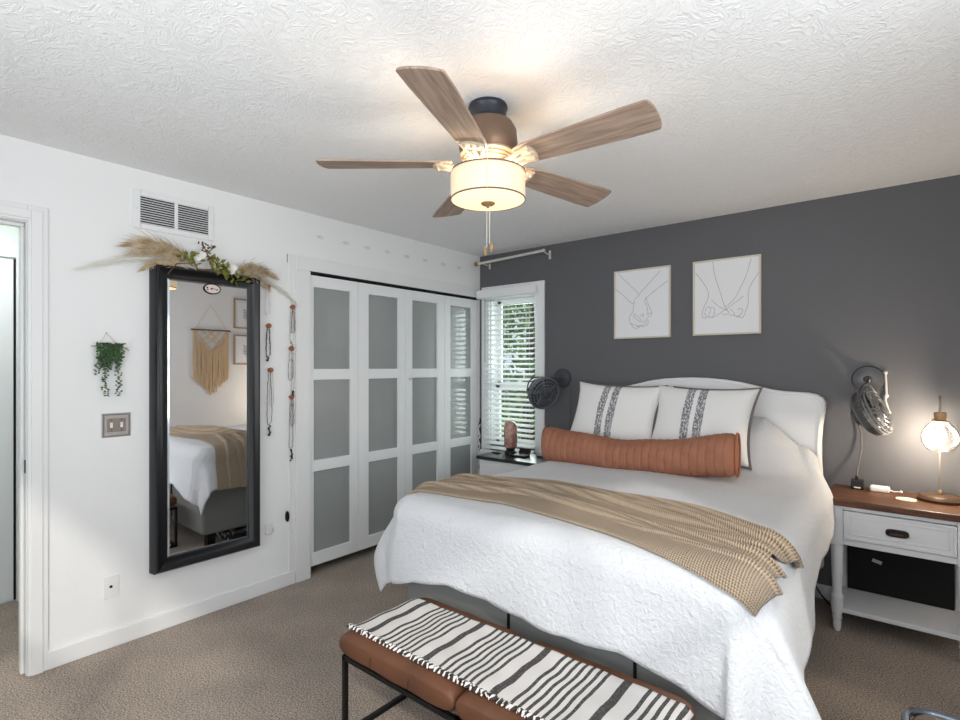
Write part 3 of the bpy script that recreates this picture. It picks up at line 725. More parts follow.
# ------------------------------------------------------------------ curtain rod
rod = thing('curtain_rod', 'short silver curtain rod with copper end above the window', 'curtain rod', (.38, -.08, 2.37))
MB().tube([(.06, -.10, 2.352), (.45, -.10, 2.364), (.765, -.10, 2.376)], .012, 12).build('rod', M_silver, rod, smooth=True)
MB().lathe([(.010, 0), (.017, .006), (.019, .02), (.012, .032), (.010, .04)], (.022, -.10, 2.352), 16, axisM((1, 0, 0))).build('finial', mat('copper_finial', (150, 112, 76), .4, .5), rod, smooth=True)
MB().tube([(.765, 0, 2.35), (.765, -.10, 2.366)], .007, 8).tube([(.765, -.004, 2.32), (.765, -.004, 2.39)], .011, 8).ball((.765, -.10, 2.376), .015).build('bracket', M_silver, rod, smooth=True)
MB().tube([(.12, -.0, 2.335), (.12, -.10, 2.345)], .006, 8).tube([(.12, -.004, 2.31), (.12, -.004, 2.36)], .009, 8).build('bracket', M_silver, rod, smooth=True)
# ------------------------------------------------------------------ framed line prints
def fr_print(x0, x1, z0, z1, strokes, label, y=0.0):
    t = thing('framed_print', label, 'framed picture', ((x0+x1)/2, 0, (z0+z1)/2), 'line drawings above the bed')
    b = MB(); f = .012; d = -.022
    b.box(x0, x0+f, d, -.001, z0, z1); b.box(x1-f, x1, d, -.001, z0, z1); b.box(x0+f, x1-f, d, -.001, z1-f, z1); b.box(x0+f, x1-f, d, -.001, z0, z0+f)
    b.build('frame', M_pframe, t, bevel=.002)
    pp = MB().box(x0+f, x1-f, -.014, -.003, z0+f, z1-f).build('paper', M_paper, t)
    b = MB()
    for s in strokes:
        P_ = [Vector((x0+f+(x1-x0-2*f)*u, -.0142, z1-f-(z1-z0-2*f)*v)) for u, v in s]
        out = []
        for i in range(len(P_)-1):                       # Catmull-Rom smoothing
            a, b_, c, d_ = P_[max(0, i-1)], P_[i], P_[i+1], P_[min(len(P_)-1, i+2)]
            for k in range(5):
                q = k/5; out.append(.5*((2*b_)+(c-a)*q+(2*a-5*b_+4*c-d_)*q*q+(3*b_-a-3*c+d_)*q**3))
        out.append(P_[-1]); b.tube(out, .0011, 4)
    b.build('line_drawing', M_ink, pp)
def map1(pts):
    r = []
    for x, y in pts:
        u = (x-130)/400; top = 145-45*u; bot = 655-10*u; r.append((u, (y-top)/(bot-top)))
    return r
def map2(pts):
    r = []
    for x, y in pts:
        u = (x-110)/440; top = 122-27*u; bot = 632-7*u; r.append((u, (y-top)/(bot-top)))
    return r
S1 = [[(150, 150), (230, 230), (310, 315), (285, 345), (270, 400), (265, 450), (240, 490), (245, 540), (280, 585), (320, 572)], [(132, 275), (190, 322), (250, 380), (275, 385)],
      [(470, 125), (400, 210), (310, 315)], [(520, 210), (430, 285), (360, 350), (360, 385), (375, 425), (370, 470)], [(362, 340), (390, 420), (405, 460), (395, 490), (378, 485), (382, 465), (402, 466)],
      [(265, 480), (300, 520), (340, 535), (380, 500)], [(270, 465), (310, 500), (330, 525)], [(290, 570), (340, 560), (380, 520)], [(250, 545), (300, 565), (330, 560)], [(320, 490), (345, 470), (340, 500)], [(330, 575), (370, 560), (385, 530)]]
S2 = [[(115, 190), (170, 260), (205, 325), (208, 375), (180, 430), (163, 490), (175, 520), (200, 510)], [(240, 115), (255, 220), (290, 330), (320, 430), (350, 480)], [(500, 105), (465, 230), (420, 330), (380, 400), (320, 445)],
      [(555, 200), (500, 290), (480, 350), (480, 420), (460, 490), (440, 525), (415, 510)], [(230, 390), (280, 435), (320, 460), (345, 470)], [(450, 370), (400, 410), (330, 460), (240, 515), (205, 495)],
      [(185, 470), (200, 440), (225, 450), (215, 490)], [(225, 440), (250, 450), (250, 490), (235, 512)], [(300, 490), (330, 500), (350, 480), (330, 462)], [(360, 460), (390, 490), (380, 505)], [(410, 470), (430, 455), (445, 475), (430, 500), (400, 520)], [(350, 500), (400, 510), (430, 522)], [(180, 480), (195, 510), (215, 515)]]
fr_print(1.349, 1.782, 1.625, 2.143, [map1(s) for s in S1], 'framed line drawing of two hanging clasped hands, nearer the window')
fr_print(1.938, 2.366, 1.628, 2.143, [map2(s) for s in S2], 'framed line drawing of two hands with linked little fingers, nearer the lamp')
# right wall pieces, seen in the mirror
mc = thing('macrame_hanging', 'beige macrame wall hanging with long fringe reflected in the mirror', 'wall hanging', (RW, -1.01, 1.86))
MB().tube([(RW-.02, -1.24, 1.86), (RW-.02, -.78, 1.86)], .009, 10).build('dowel', M_twig, mc, smooth=True)
MB().tube([(RW-.02, -1.20, 1.865), (RW-.008, -1.01, 2.17), (RW-.02, -.82, 1.865)], .0025, 6).build('hanging_cord', M_rope, mc)
b = MB(); random.seed(3)
for (y0, z0, y1, z1) in ((-1.09, 1.86, -.90, 1.62), (-.71, 1.86, -.90, 1.62), (-1.02, 1.86, -.83, 1.68), (-.78, 1.86, -.97, 1.68), (-.95, 1.86, -.80, 1.74), (-.85, 1.86, -1.0, 1.74), (-1.04, 1.80, -.90, 1.56), (-.76, 1.80, -.90, 1.56)):
    b.tube([(RW-.02, y0-.11, z0), (RW-.018, (y0+y1)/2-.11, (z0+z1)/2), (RW-.02, y1-.11, z1)], .006, 6)
b.build('knotted_lattice', M_rope, mc)
b = MB()
for k in range(38):
    f = k/37; y = -1.215+.41*f; e_ = abs(f-.5)*2
    top = 1.85 if e_ > .85 else 1.60+.24*e_**1.5; bot = 1.07+.20*e_+random.uniform(-.02, .02)
    b.tube([(RW-.018, y, top), (RW-.016+random.uniform(-.006, .003), y+random.gauss(0, .004), (top+bot)/2), (RW-.014, y+random.gauss(0, .006), bot)], [.005, .006, .005], 6)
b.build('fringe', M_rope, mc)
for z0, z1, l in ((1.90, 2.28, 'upper framed botanical print on the right wall, reflected in the mirror'), (1.44, 1.82, 'lower framed botanical print on the right wall, reflected in the mirror')):
    t = thing('botanical_print', l, 'framed picture', (RW, -.58, (z0+z1)/2), 'botanical prints on the right wall')
    b = MB(); y0, y1, f = -.735, -.425, .018
    b.box(RW-.022, RW-.001, y0, y0+f, z0, z1); b.box(RW-.022, RW-.001, y1-f, y1, z0, z1); b.box(RW-.022, RW-.001, y0+f, y1-f, z1-f, z1); b.box(RW-.022, RW-.001, y0+f, y1-f, z0, z0+f)
    b.build('frame', mat('tan_wood_frame', (170, 146, 118), .5), t, bevel=.002)
    pp = MB().box(RW-.012, RW-.002, y0+f, y1-f, z0+f, z1-f).build('paper', M_paper, t)
    b = MB(); zc = (z0+z1)/2-.02; b.tube([(RW-.0125, -.58, zc-.07), (RW-.0125, -.575, zc+.07)], .002, 4)
    for k in range(7):
        s_ = 1 if k % 2 else -1; leaf(b, (RW-.0128, -.578, zc-.04+k*.016), (0, s_, .7), (1, 0, 0), .045, .010)
    b.build('sprig', M_ink, pp)

# ------------------------------------------------------------------ bed
bed = thing('bed', 'bed with white camelback headboard and grey upholstered base', 'bed', (1.955, -1.1, 0))
hp_ = []
half = [(0, 1.338), (.09, 1.336), (.20, 1.328), (.31, 1.310), (.40, 1.288), (.47, 1.270), (.54, 1.260), (.61, 1.257), (.68, 1.254), (.725, 1.245), (.755, 1.225), (.770, 1.195), (.766, 1.15), (.754, 1.06), (.748, .96), (.748, .86), (.756, .70), (.758, .2)]
outl = [(1.955+x, z) for x, z in half]+[(1.955-x, z) for x, z in reversed(half[1:])]
hb = MB().prism(outl, -.085, -.018, 'y').build('headboard', M_headb, bed, bevel=.018, smooth=True, seg=4)
pp = MB(); pp.tube([(x, -.086, z) for x, z in [(1.955+(x_)*.975, 1.338-(1.338-z_)*1.0-.016) for x_, z_ in half[:16]]], .0035, 6)
pp.tube([(x, -.086, z) for x, z in [(1.955-(x_)*.975, 1.338-(1.338-z_)*1.0-.016) for x_, z_ in half[:16]]], .0035, 6)
pp.build('piping', M_headb, hb, smooth=True)
b = MB(); b.box(1.215, 2.655, -2.06, -.10, .10, .47); b.build('upholstered_base', M_gray, bed, bevel=.03, seg=3, smooth=True)
for x in (1.84, 2.38): MB().box(x-.005, x+.005, -2.067, -2.055, .14, .46).build('strap', M_black, bed)
for x in (1.27, 2.60):
    for y in (-1.98, -.2): MB().box(x-.03, x+.03, y-.03, y+.03, 0, .10).build('leg', M_black, bed)
mt = tag(MB().box(1.20, 2.73, -2.06, -.10, .47, .755).build('mattress', M_headb, bevel=.05, seg=4, smooth=True), 'white mattress beneath the quilt', 'mattress')
# quilt: a flat cloth folded over the mattress edges
XC, HW, YF, TZ, RR = 1.965, .805, -2.125, .780, .11
def sstep(a, b_, x):
    t = max(0, min(1, (x-a)/(b_-a))); return t*t*(3-2*t)
def top_z(x, y):
    e = (x-XC)/HW
    z = TZ+.010*(1-e*e)
    hx = max(0, min(1, (2.77-x)/.36))*sstep(2.17, 2.35, x)
    z += .30*hx*sstep(-.52, -.13, y)
    z += .004*math.sin(x*9+y*5)+.003*math.sin(y*13-x*4)
    return z
def fold(a, bb, lift=0):
    """flat cloth coordinates (a across from bed centre, bb = y) to a point on the draped cloth"""
    sx = 1 if a > 0 else -1
    wid = HW+(.030-.10*sstep(-.45, -.12, bb) if a > 0 else .035*sstep(-1.0, -1.5, bb))
    du = abs(a)-(wid-RR); dv = (YF+RR)-bb
    bx = max(-(wid-RR), min(wid-RR, a)); by = max(YF+RR, bb)
    z0 = top_z(XC+bx, by)
    if du <= 0 and dv <= 0: return Vector((XC+bx, by, z0+lift))
    if dv <= 0: d = du; dx, dy = sx, 0
    elif du <= 0: d = dv; dx, dy = 0, -1
    else: d = math.hypot(du, dv); dx, dy = sx*du/d, -dv/d
    fl = .15 if a < 0 else .15+.30*sstep(-1.75, -2.1, bb)
    corner = min(1, max(0, du)/.22)*min(1, max(0, dv)/.22)
    c2 = max(0, min(du, dv))/.3
    d *= 1-(.05 if a < 0 else .14)*min(1, c2)
    if a < 0: fl += .17*corner
    dy *= 1-.45*corner
    q = RR*PI/2
    if d < q:
        th = d/RR; out = (RR+lift)*math.sin(th); dz = -(RR-(RR+lift)*math.cos(th))
    else:
        e = d-q; f_ = (fl if abs(dx) > .02 else .10)*abs(dx)**.5+.10*(1-abs(dx)**.5)
        wave = (.05*math.sin(bb*7.5+1.0)*abs(dx)*(1-corner)+.07*math.sin(a*8)*abs(dy)*(1-corner)+.05*corner*math.sin(math.atan2(abs(dx), abs(dy))*6+.6))
        out = RR+lift+e*(f_+wave)+(.075*abs(dx)*sstep(-1.2, -1.8, bb)*math.sin(PI*min(1, e/.42)) if a < 0 else 0); dz = -RR-e*math.sqrt(max(.2, 1-f_*f_))
    return Vector((XC+bx+dx*out, by+dy*out, z0+dz))
def interp(tab, a):
    for (x0, y0), (x1, y1) in zip(tab, tab[1:]):
        if a <= x1:
            t = max(0, (a-x0)/(x1-x0)); return y0+(y1-y0)*t
    return tab[-1][1]
def quilt():
    b = MB(); na, nb = 150, 150
    ys, ye = -.115, None
    def fn(i, j):
        s = i/(na-1); t = j/(nb-1)
        a_l = -(HW-RR)-.40
        # overhang on the right grows toward the foot, scalloped
        t_y = -.115+(YF-(-.115))*t
        oR = interp([(-2.3, .50), (-1.62, .52), (-1.5, .46), (-1.28, .42), (-1.16, .365), (-.97, .325), (-.66, .30), (-.3, .27), (-.13, .21), (0, .20)], t_y)+.012*abs(math.sin(t_y*14))
        a = a_l+(HW-RR+oR-a_l)*s
        x_ = a/HW
        oF = .393+.055*sstep(.45, 1.0, abs(x_))+.05*sstep(.35, .85, x_)+.018*math.sin(a*6+1)+.008*abs(math.sin(a*16))
        y = -.115+((YF+RR-oF)-(-.115))*t
        return fold(a, y)
    b.grid(fn, na, nb)
    return b.build('quilt', M_cover, solid=.010, smooth='all')
tag(quilt(), 'white textured quilt with scalloped hem spread over the bed', 'quilt')
# knitted throw
far = [(-1.13, -1.60), (-.93, -1.58), (-.80, -1.56), (-.72, -1.50), (-.517, -1.42), (-.28, -1.395), (-.04, -1.405), (.17, -1.43), (.46, -1.49), (.71, -1.57), (.86, -1.61)]
near = [(-1.13, -2.02), (-.93, -2.00), (-.80, -1.99), (-.597, -1.965), (-.28, -1.905), (.064, -1.955), (.254, -1.985), (.44, -2.05), (.66, -2.125), (.80, -2.17), (.90, -2.19)]
def throw():
    b = MB(); na, nb = 220, 190; cl = []
    def fn(i, j):
        s = i/(na-1); t = j/(nb-1)
        # staggered right end: folds end at different places
        end = .875-.07*sstep(.0, .40, t)-.02*sstep(.36, .42, t)+.06*sstep(.44, .50, t)-.03*sstep(.50, .68, t)+.04*sstep(.70, .74, t)-.02*sstep(.75, 1, t)
        a = -1.10+(end+1.10)*s
        y = interp(far, a)*(1-t)+interp(near, a)*t
        y += .012*math.sin(a*5+t*4)
        m = s                                       # folds: long ridges that run along the throw and fan out
        r = 0
        for (c0, c1, w, hh) in ((.10, .08, .10, .020), (.27, .20, .14, .030), (.44, .41, .13, .034), (.60, .57, .10, .018), (.76, .72, .13, .026)):
            c = c0+(c1-c0)*m+.025*math.sin(a*3.6+c0*23); k_ = hh*(.45+.65*abs(math.sin(a*1.7+c0*11)))
            r += k_*(sstep(c-w, c, t) if t < c else 1-sstep(c, c+.022, t))
        edge = min(1, t/.02, (1-t)/.02)
        p = fold(a, y, .012+(r+.003)*edge)
        cl.append((a, t*.75, 0)); return p
    b.grid(fn, na, nb)
    o = b.build('knit_throw', M_knit, solid=.010, smooth='all')
    at = o.data.attributes.new('cloth', 'FLOAT_VECTOR', 'POINT')
    for k, q in enumerate(cl): at.data[k].vector = q
    return o
tag(throw(), 'beige chunky knit throw blanket laid across the foot of the bed', 'throw blanket')
# sham pillows
def pillow_mesh(w_, h_, d_, n=30, horn=.24, pw=.33):
    def side(sg):
        def fn(i, j):
            u = -1+2*i/(n-1); v_ = -1+2*j/(n-1)
            x = w_/2*u*(1-horn*(1-v_*v_)*.5); z = h_/2*v_*(1-horn*(1-u*u)*.5)
            th = d_/2*((1-u**2)*(1-v_**2))**pw
            return (x, sg*(th+.003)+.004*math.sin(u*9+v_*5)*(1-u*u)*(1-v_*v_), z)
        return fn
    b = MB(); b.grid(side(-1), n, n); b.grid(side(1), n, n)
    N = n*n; rim = [i*n for i in range(n)]+[(n-1)*n+j for j in range(1, n)]+[i*n+n-1 for i in range(n-2, -1, -1)]+[j for j in range(n-2, 0, -1)]
    for k in range(len(rim)):
        a, c = rim[k], rim[(k+1) % len(rim)]; b.f.append((a, c, c+N, a+N))
    return b, [b.v[k].copy() for k in rim]
M_sham1 = stripe_mat('striped_sham_linen', (238, 237, 236), (122, 122, 127), -.325, .65, [(.365, .445), (.485, .565)], warp=.004, wscale=40, weave=1)
M_sham2 = M_sham1
def sham(loc, rot, w_, h_, label):
    t = thing('striped_pillow', label, 'pillow', loc, 'striped sham pillows')
    t.rotation_euler = rot
    b, rim = pillow_mesh(w_, h_, .19)
    b.build('pillow_cover', M_sham1, t, local=True, smooth='all')
    q = MB(); n = len(rim)
    for k in range(n):
        p, p2 = rim[k], rim[(k+1) % n]
        if p.x > -w_*.30 :
            for f in (0, .34, .67):
                c = p.lerp(p2, f); d = c.normalized()
                q.tube([c*.99, c+d*.014], [.0048, .0030], 5)
    q.build('stitched_edge', M_tassel, t, local=True)
    return t
sham((1.495, -.335, 1.065), (math.radians(-24), math.radians(2), 0), .66, .49, 'white pillow with two grey stripes, nearer the window')
sham((2.085, -.345, 1.055), (math.radians(-24), math.radians(1), math.radians(-2)), .64, .50, 'white pillow with two grey stripes, nearer the lamp')
# rust bolster
bo = thing('bolster_pillow', 'long rust-brown ribbed bolster pillow across the bed', 'bolster', (1.78, -.70, .87))
b = MB(); na, nb = 300, 40
P0, P1 = Vector((1.17, -.71, .885)), Vector((2.385, -.70, .930))
def bfn(i, j):
    s = j/(na-1); a = 2*PI*i/nb; ax = P0.lerp(P1, s)
    sag = -.046*math.sin(PI*s)-.004*math.sin(s*19)
    fat = min(1, (min(s, 1-s)/.05))**.5*.0+1
    ez = min(s, 1-s)
    r = .098+.027*abs(s-.5)*2*(.5+.5*s)+.010*(1-s)**4
    rib = 1-.055*(1-abs(math.sin(PI*s*27)))**2.5
    endk = min(1, math.sqrt(max(0.0004, ez/.035)))
    ry = .122*rib*(.30+.70*endk); rz = r*rib*(.78+.22*endk)
    zz = math.sin(a)*rz; yy = math.cos(a)*ry
    zz = math.copysign(abs(math.sin(a))**.85, math.sin(a))*rz
    return (ax.x, ax.y+yy, ax.z+sag+zz)
b.grid(bfn, nb, na, closed_u=True)
b.f.append(tuple(i*na for i in range(nb))); b.f.append(tuple(i*na+na-1 for i in reversed(range(nb))))
b.build('bolster_cover', M_rust, bo, smooth=True)
for P_, sg in ((P0, -1), (P1, 1)):
    q = MB(); q.tube([(P_.x+sg*.002, P_.y+.050*math.cos(a), P_.z+(.108 if sg < 0 else .118)*math.copysign(abs(math.sin(a))**.85, math.sin(a))) for a in [2*PI*k/28 for k in range(28)]], .006, 6, closed=True)
    q.build('piped_seam', mat('rust_piping', (160, 98, 68), .7), bo, smooth=True)
# bag under the bed, seen in the mirror
ub = thing('underbed_bag', 'black and white patterned storage bag pushed under the bed side, seen in the mirror', 'storage bag', (1.30, -1.55, 0))
MB().box(1.215, 1.60, -1.86, -1.10, .003, .088).build('bag_body', mat('black_white_pattern', (24, 24, 26), .6, col2=(190, 190, 192), nscale=16, lo=.52, hi=.56), ub, bevel=.02, seg=3, smooth=True)
MB().tube([(1.21, -1.6, .045), (1.19, -1.55, .05), (1.19, -1.45, .05), (1.21, -1.4, .045)], .006, 6).build('handle', M_black, ub, smooth=True)

# ------------------------------------------------------------------ bench at the foot of the bed
bn = thing('bench', 'brown leather bench with black metal legs at the foot of the bed', 'bench', (2.02, -2.37, 0))
M_seam = mat('leather_seam', (58, 36, 26), .6)
BY0, BY1, BZ0, BZ1 = -2.605, -2.155, .312, .410
for x0, x1 in ((1.428, 2.017), (2.023, 2.612)):
    b = MB(); n1, n2 = 50, 34
    def cfn(i, j):                                   # puffed pad: superellipse section swept along its length
        s_ = -1+2*i/(n1-1); a = 2*PI*j/n2
        e = (1-abs(s_)**10)**.5 if abs(s_) < 1 else 0
        e = .30+.70*e
        cy, cz = math.cos(a), math.sin(a)
        yy = math.copysign(abs(cy)**.30, cy)*(BY1-BY0)/2*(.93+.07*e); zz = math.copysign(abs(cz)**.42, cz)*(BZ1-BZ0)/2*e
        puck = 1+.010*math.cos(s_*PI*3)*(1-s_**2)
        return ((x0+x1)/2+s_*(x1-x0)/2, (BY0+BY1)/2+yy*puck, (BZ0+BZ1)/2+zz)
    b.grid(lambda j, i: cfn(i, j), n2, n1, closed_u=True)
    b.f.append(tuple(j*n1 for j in range(n2))); b.f.append(tuple(j*n1+n1-1 for j in reversed(range(n2))))
    cu = b.build('seat_cushion', M_leather, bn, smooth=True)
    for k in range(1, 3):
        x = x0+(x1-x0)*k/3; MB().tube([(x, BY0-.0012, .335), (x+.004, BY0-.0012, .375)], .0012, 5).build('seam', M_seam, cu)
def sq(b, p, q, r=.0085):
    p, q = Vector(p), Vector(q); M3 = axisM(q-p); L_ = (q-p).length
    mt = Matrix.Translation(p) @ M3.to_4x4(); b.box(-r, r, -r, r, -r*.9, L_+r*.9, mt)
lx0, lx1, ly0, ly1 = 1.447, 2.593, -2.580, -2.165
b = MB()
for y in (ly0, ly1): sq(b, (lx0, y, .304), (lx1, y, .304))
for x in (lx0, 2.02, lx1): sq(b, (x, ly0, .304), (x, ly1, .304))
b.build('seat_frame', M_black, bn)
for x in (lx0, lx1):
    for y in (ly0, ly1):
        b = MB(); sq(b, (x, y, .010), (x, y, .302)); b.build('leg', M_black, bn)
    b = MB(); sq(b, (x, ly0, .0095), (x, ly1, .0095)); b.build('floor_rail', M_black, bn)
b = MB(); sq(b, (lx0, ly1, .0095), (lx1, ly1, .0095), .0075); b.build('floor_rail', M_black, bn)
M_bthrow = stripe_mat('striped_bench_throw', (206, 202, 199), (72, 68, 66), 1.522-2.02, .297,
                      [(0, .095)]+[(s_, s_+.040) for s_ in (.265, .36, .45, .54, .63, .72, .81)], warp=.006, wscale=9)
bt = thing('striped_throw', 'cream and charcoal striped throw with fringe laid over the bench', 'throw blanket', (2.02, -2.37, 0))
b = MB(); na, nb = 110, 40
def tfn(i, j):
    x = 1.438+(2.625-1.438)*i/(na-1); t = j/(nb-1)
    y = -2.545+t*.325; z = .4155+.0015*math.sin(x*40+t*3)+.002*math.sin(t*14+x*6)
    ex = min(x-1.438, 2.625-x)
    if ex < .03: z -= .022*(1-ex/.03)**2
    return (x, y, z)
b.grid(tfn, na, nb); cloth = b.build('cloth', M_bthrow, bt, solid=.004, smooth='all')
M_fr1 = mat('cream_fringe', (236, 230, 224), .9); M_fr2 = mat('charcoal_fringe', (58, 54, 52), .9)
random.seed(8)
for m_, nm, off in ((M_fr1, 'cream_fringe', 0), (M_fr2, 'charcoal_fringe', .010)):
    b = MB(); x = 1.442+off
    while x < 2.62:
        b.tube([(x, -2.543, .4135), (x+random.gauss(0, .004), -2.556, .4165), (x+random.gauss(0, .007), -2.568, .412)], [.003, .0055, .003], 6)
        x += .0195*random.uniform(.85, 1.15)
    b.build(nm, m_, bt)

# ------------------------------------------------------------------ right nightstand
ns = thing('nightstand', 'white nightstand with walnut top and turned legs beside the bed', 'nightstand', (3.05, -.23, 0))
nx0, nx1, nf, nbk = 2.783, 3.345, -.44, -.03
b = MB(); b.box(nx0-.022, nx1+.022, nf-.022, -.018, .677, .711); b.build('top', M_walnut, ns, bevel=.005)
leg = [(.013, 0), (.019, .02), (.020, .055), (.017, .06), (.022, .066), (.023, .075), (.020, .082), (.025, .10), (.028, .125), (.029, .155), (.026, .172), (.029, .178), (.029, .190), (.024, .198), (.021, .21),
       (.023, .26), (.026, .34), (.0285, .42), (.029, .45), (.0265, .458), (.0275, .466)]
for x in (nx0+.028, nx1-.028):
    for y in (nf+.028, nbk-.028):
        b = MB(); b.lathe(leg, (x, y, 0), 20); b.box(x-.028, x+.028, y-.028, y+.028, .464, .677)
        b.build('leg', M_nsw, ns, smooth=True)
b = MB(); b.box(nx0+.056, nx1-.056, nf+.004, nf+.024, .655, .677); b.box(nx0+.056, nx1-.056, nf+.004, nf+.024, .470, .500)
b.box(nx0+.003, nx0+.02, nf+.05, nbk-.05, .470, .677); b.box(nx1-.02, nx1-.003, nf+.05, nbk-.05, .470, .677); b.box(nx0+.05, nx1-.05, nf+.02, nbk-.01, .470, .482)
b.build('case', M_nsw, ns, bevel=.002)
dr = MB(); dx0, dx1 = nx0+.058, nx1-.058; dr.box(dx0, dx1, nf+.002, nf+.02, .504, .651)
d2 = .026; z0, z1 = .504, .651
for (a0, a1, c0, c1) in ((dx0, dx1, z0, z0+.012), (dx0, dx1, z1-.012, z1), (dx0, dx0+.012, z0+.012, z1-.012), (dx1-.012, dx1, z0+.012, z1-.012)): dr.box(a0, a1, nf-.004, nf+.004, c0, c1)
for (a0, a1, c0, c1) in ((dx0+d2, dx1-d2, z0+d2, z0+d2+.006), (dx0+d2, dx1-d2, z1-d2-.006, z1-d2), (dx0+d2, dx0+d2+.006, z0+d2, z1-d2), (dx1-d2-.006, dx1-d2, z0+d2, z1-d2)): dr.box(a0, a1, nf-.002, nf+.004, c0, c1)
dro = dr.build('drawer', M_nsw, ns, bevel=.0015)
hb_ = MB(); n = 17
def cup(i, j):
    u = -1+2*i/(n-1); a = PI/2*j/8; w_ = .043; x = 3.064+w_*u; rr = .018*math.sqrt(max(0, 1-u**4))
    return (x, nf-.002-.020*math.sin(a)*math.sqrt(max(0, 1-u**4)), .571+rr*math.cos(a)-.004)
hb_.grid(cup, n, 9)
hb_.prism([(3.064+.047*math.copysign(abs(math.cos(t))**.5, math.cos(t)), .574+.019*math.copysign(abs(math.sin(t))**.7, math.sin(t))) for t in [2*PI*k/28 for k in range(28)]], nf-.006, nf+.001, 'y')
hb_.build('cup_handle', mat('dark_bronze_pull', (52, 38, 34), .45, .4), dro, smooth=True)
MB().box(nx0+.02, nx1-.02, nf+.01, nbk-.01, .108, .132).build('shelf', M_nsw, ns, bevel=.003)
MB().box(nx0+.05, nx1-.05, nbk-.07, nbk-.062, .132, .470).build('back_panel', M_voidb, ns)
bp_ = bpy.data.objects['back_panel']
MB().box(-.022, .022, -.004, 0, -.009, .009, Matrix.Translation((2.970, nbk-.070, .315)) @ Matrix.Rotation(math.radians(14), 4, 'Y')).build('label_plate', mat('grey_metal_label', (168, 168, 168), .4, .3), bp_)
# table lamp
tl = thing('table_lamp', 'brass table lamp with lit glass globe on the walnut nightstand', 'table lamp', (3.235, -.165, .711))
lx, ly = 3.235, -.165
MB().lathe([(.090, .7112), (.094, .717), (.094, .726), (.088, .733), (.086, .737), (.080, .742), (.02, .744)], (lx, ly, 0), 40).build('base', mat('antique_brass_base', (84, 64, 50), .45, .3), tl, smooth=True)
MB().tube([(lx, ly+.012, .742), (lx, ly+.012, .93), (lx, ly+.012, 1.240), (lx, ly+.007, 1.251), (lx, ly, 1.255), (lx, ly-.008, 1.250), (lx, ly-.012, 1.240), (lx, ly-.012, 1.17)], .0052, 10).build('stem', mat('grey_steel_stem', (128, 122, 116), .35, .5), tl, smooth=True)
MB().lathe([(.008, .742), (.010, .75), (.008, .765), (.006, .768)], (lx, ly+.012, 0), 14).build('switch_knob', M_gold, tl, smooth=True)
GZ = 1.040; GY = ly-.0
MB().lathe([(.034, GZ+.083), (.038, GZ+.086), (.038, GZ+.090), (.024, GZ+.094), (.026, GZ+.128), (.022, GZ+.134)], (lx, GY, 0), 28).build('socket_cap', M_gold, tl, smooth=True)
gp = [(.036, .082), (.050, .070), (.066, .048), (.077, .022), (.080, 0), (.076, -.026), (.064, -.05), (.048, -.066), (.030, -.072)]
MB().lathe([(r, GZ+z) for r, z in gp], (lx, GY, 0), 40, cap=False).build('glass_globe', M_globe, tl, smooth=True)
MB().lathe([(.012, GZ+.082), (.014, GZ+.055), (.024, GZ+.03), (.029, GZ+.008), (.024, GZ-.014), (.010, GZ-.026), (.001, GZ-.028)], (lx, GY-.014, 0), 20).build('bulb', M_bulb, tl, smooth=True)
lamp('table_lamp_light', 'POINT', (lx-.02, GY-.05, GZ), 13, (1, .85, .66), shadow_soft_size=.03)
# small things on it
cb = thing('charger', 'black cube charger with cable plugged in on the walnut nightstand', 'charger', (2.878, -.085, .711))
MB().box(2.850, 2.910, -.125, -.065, .7112, .766).build('charger_body', mat('glossy_black', (20, 20, 22), .12, coat=.5), cb, bevel=.006, seg=3, smooth=True)
MB().box(2.866, 2.896, -.1265, -.1249, .720, .726).build('charger_mark', M_white, cb)
MB().lathe([(.008, .765), (.008, .780), (.004, .787)], (2.876, -.083, 0), 10).build('plug', M_black, cb)
eb = thing('earbud_case', 'white rounded device with short cable on the walnut nightstand', 'device', (2.965, -.09, .711))
MB().box(2.938, 3.028, -.13, -.07, .7112, .742).build('case_body', M_white, eb, bevel=.009, seg=4, smooth=True)
MB().tube([(3.026, -.09, .722), (3.045, -.085, .716), (3.06, -.072, .716), (3.074, -.078, .718)], .0028, 6).ball((3.076, -.078, .7185), .007).build('cable', M_white, eb, smooth=True)
tag(MB().lathe([(.042, .7112), (.045, .7135), (.044, .718), (.036, .719)], (3.098, -.255, 0), 32).build('coaster', M_cream, smooth=True), 'round cream coaster on the walnut nightstand', 'coaster')
# floor cable by the nightstand
tag(MB().tube([(2.665, -.016, .075), (2.70, -.05, .035), (2.74, -.09, .012), (2.76, -.12, .010), (2.77, -.16, .006)], .0045, 6).build('power_cable', M_black, smooth=True), 'black power cable on the floor behind the nightstand leg', 'cable')

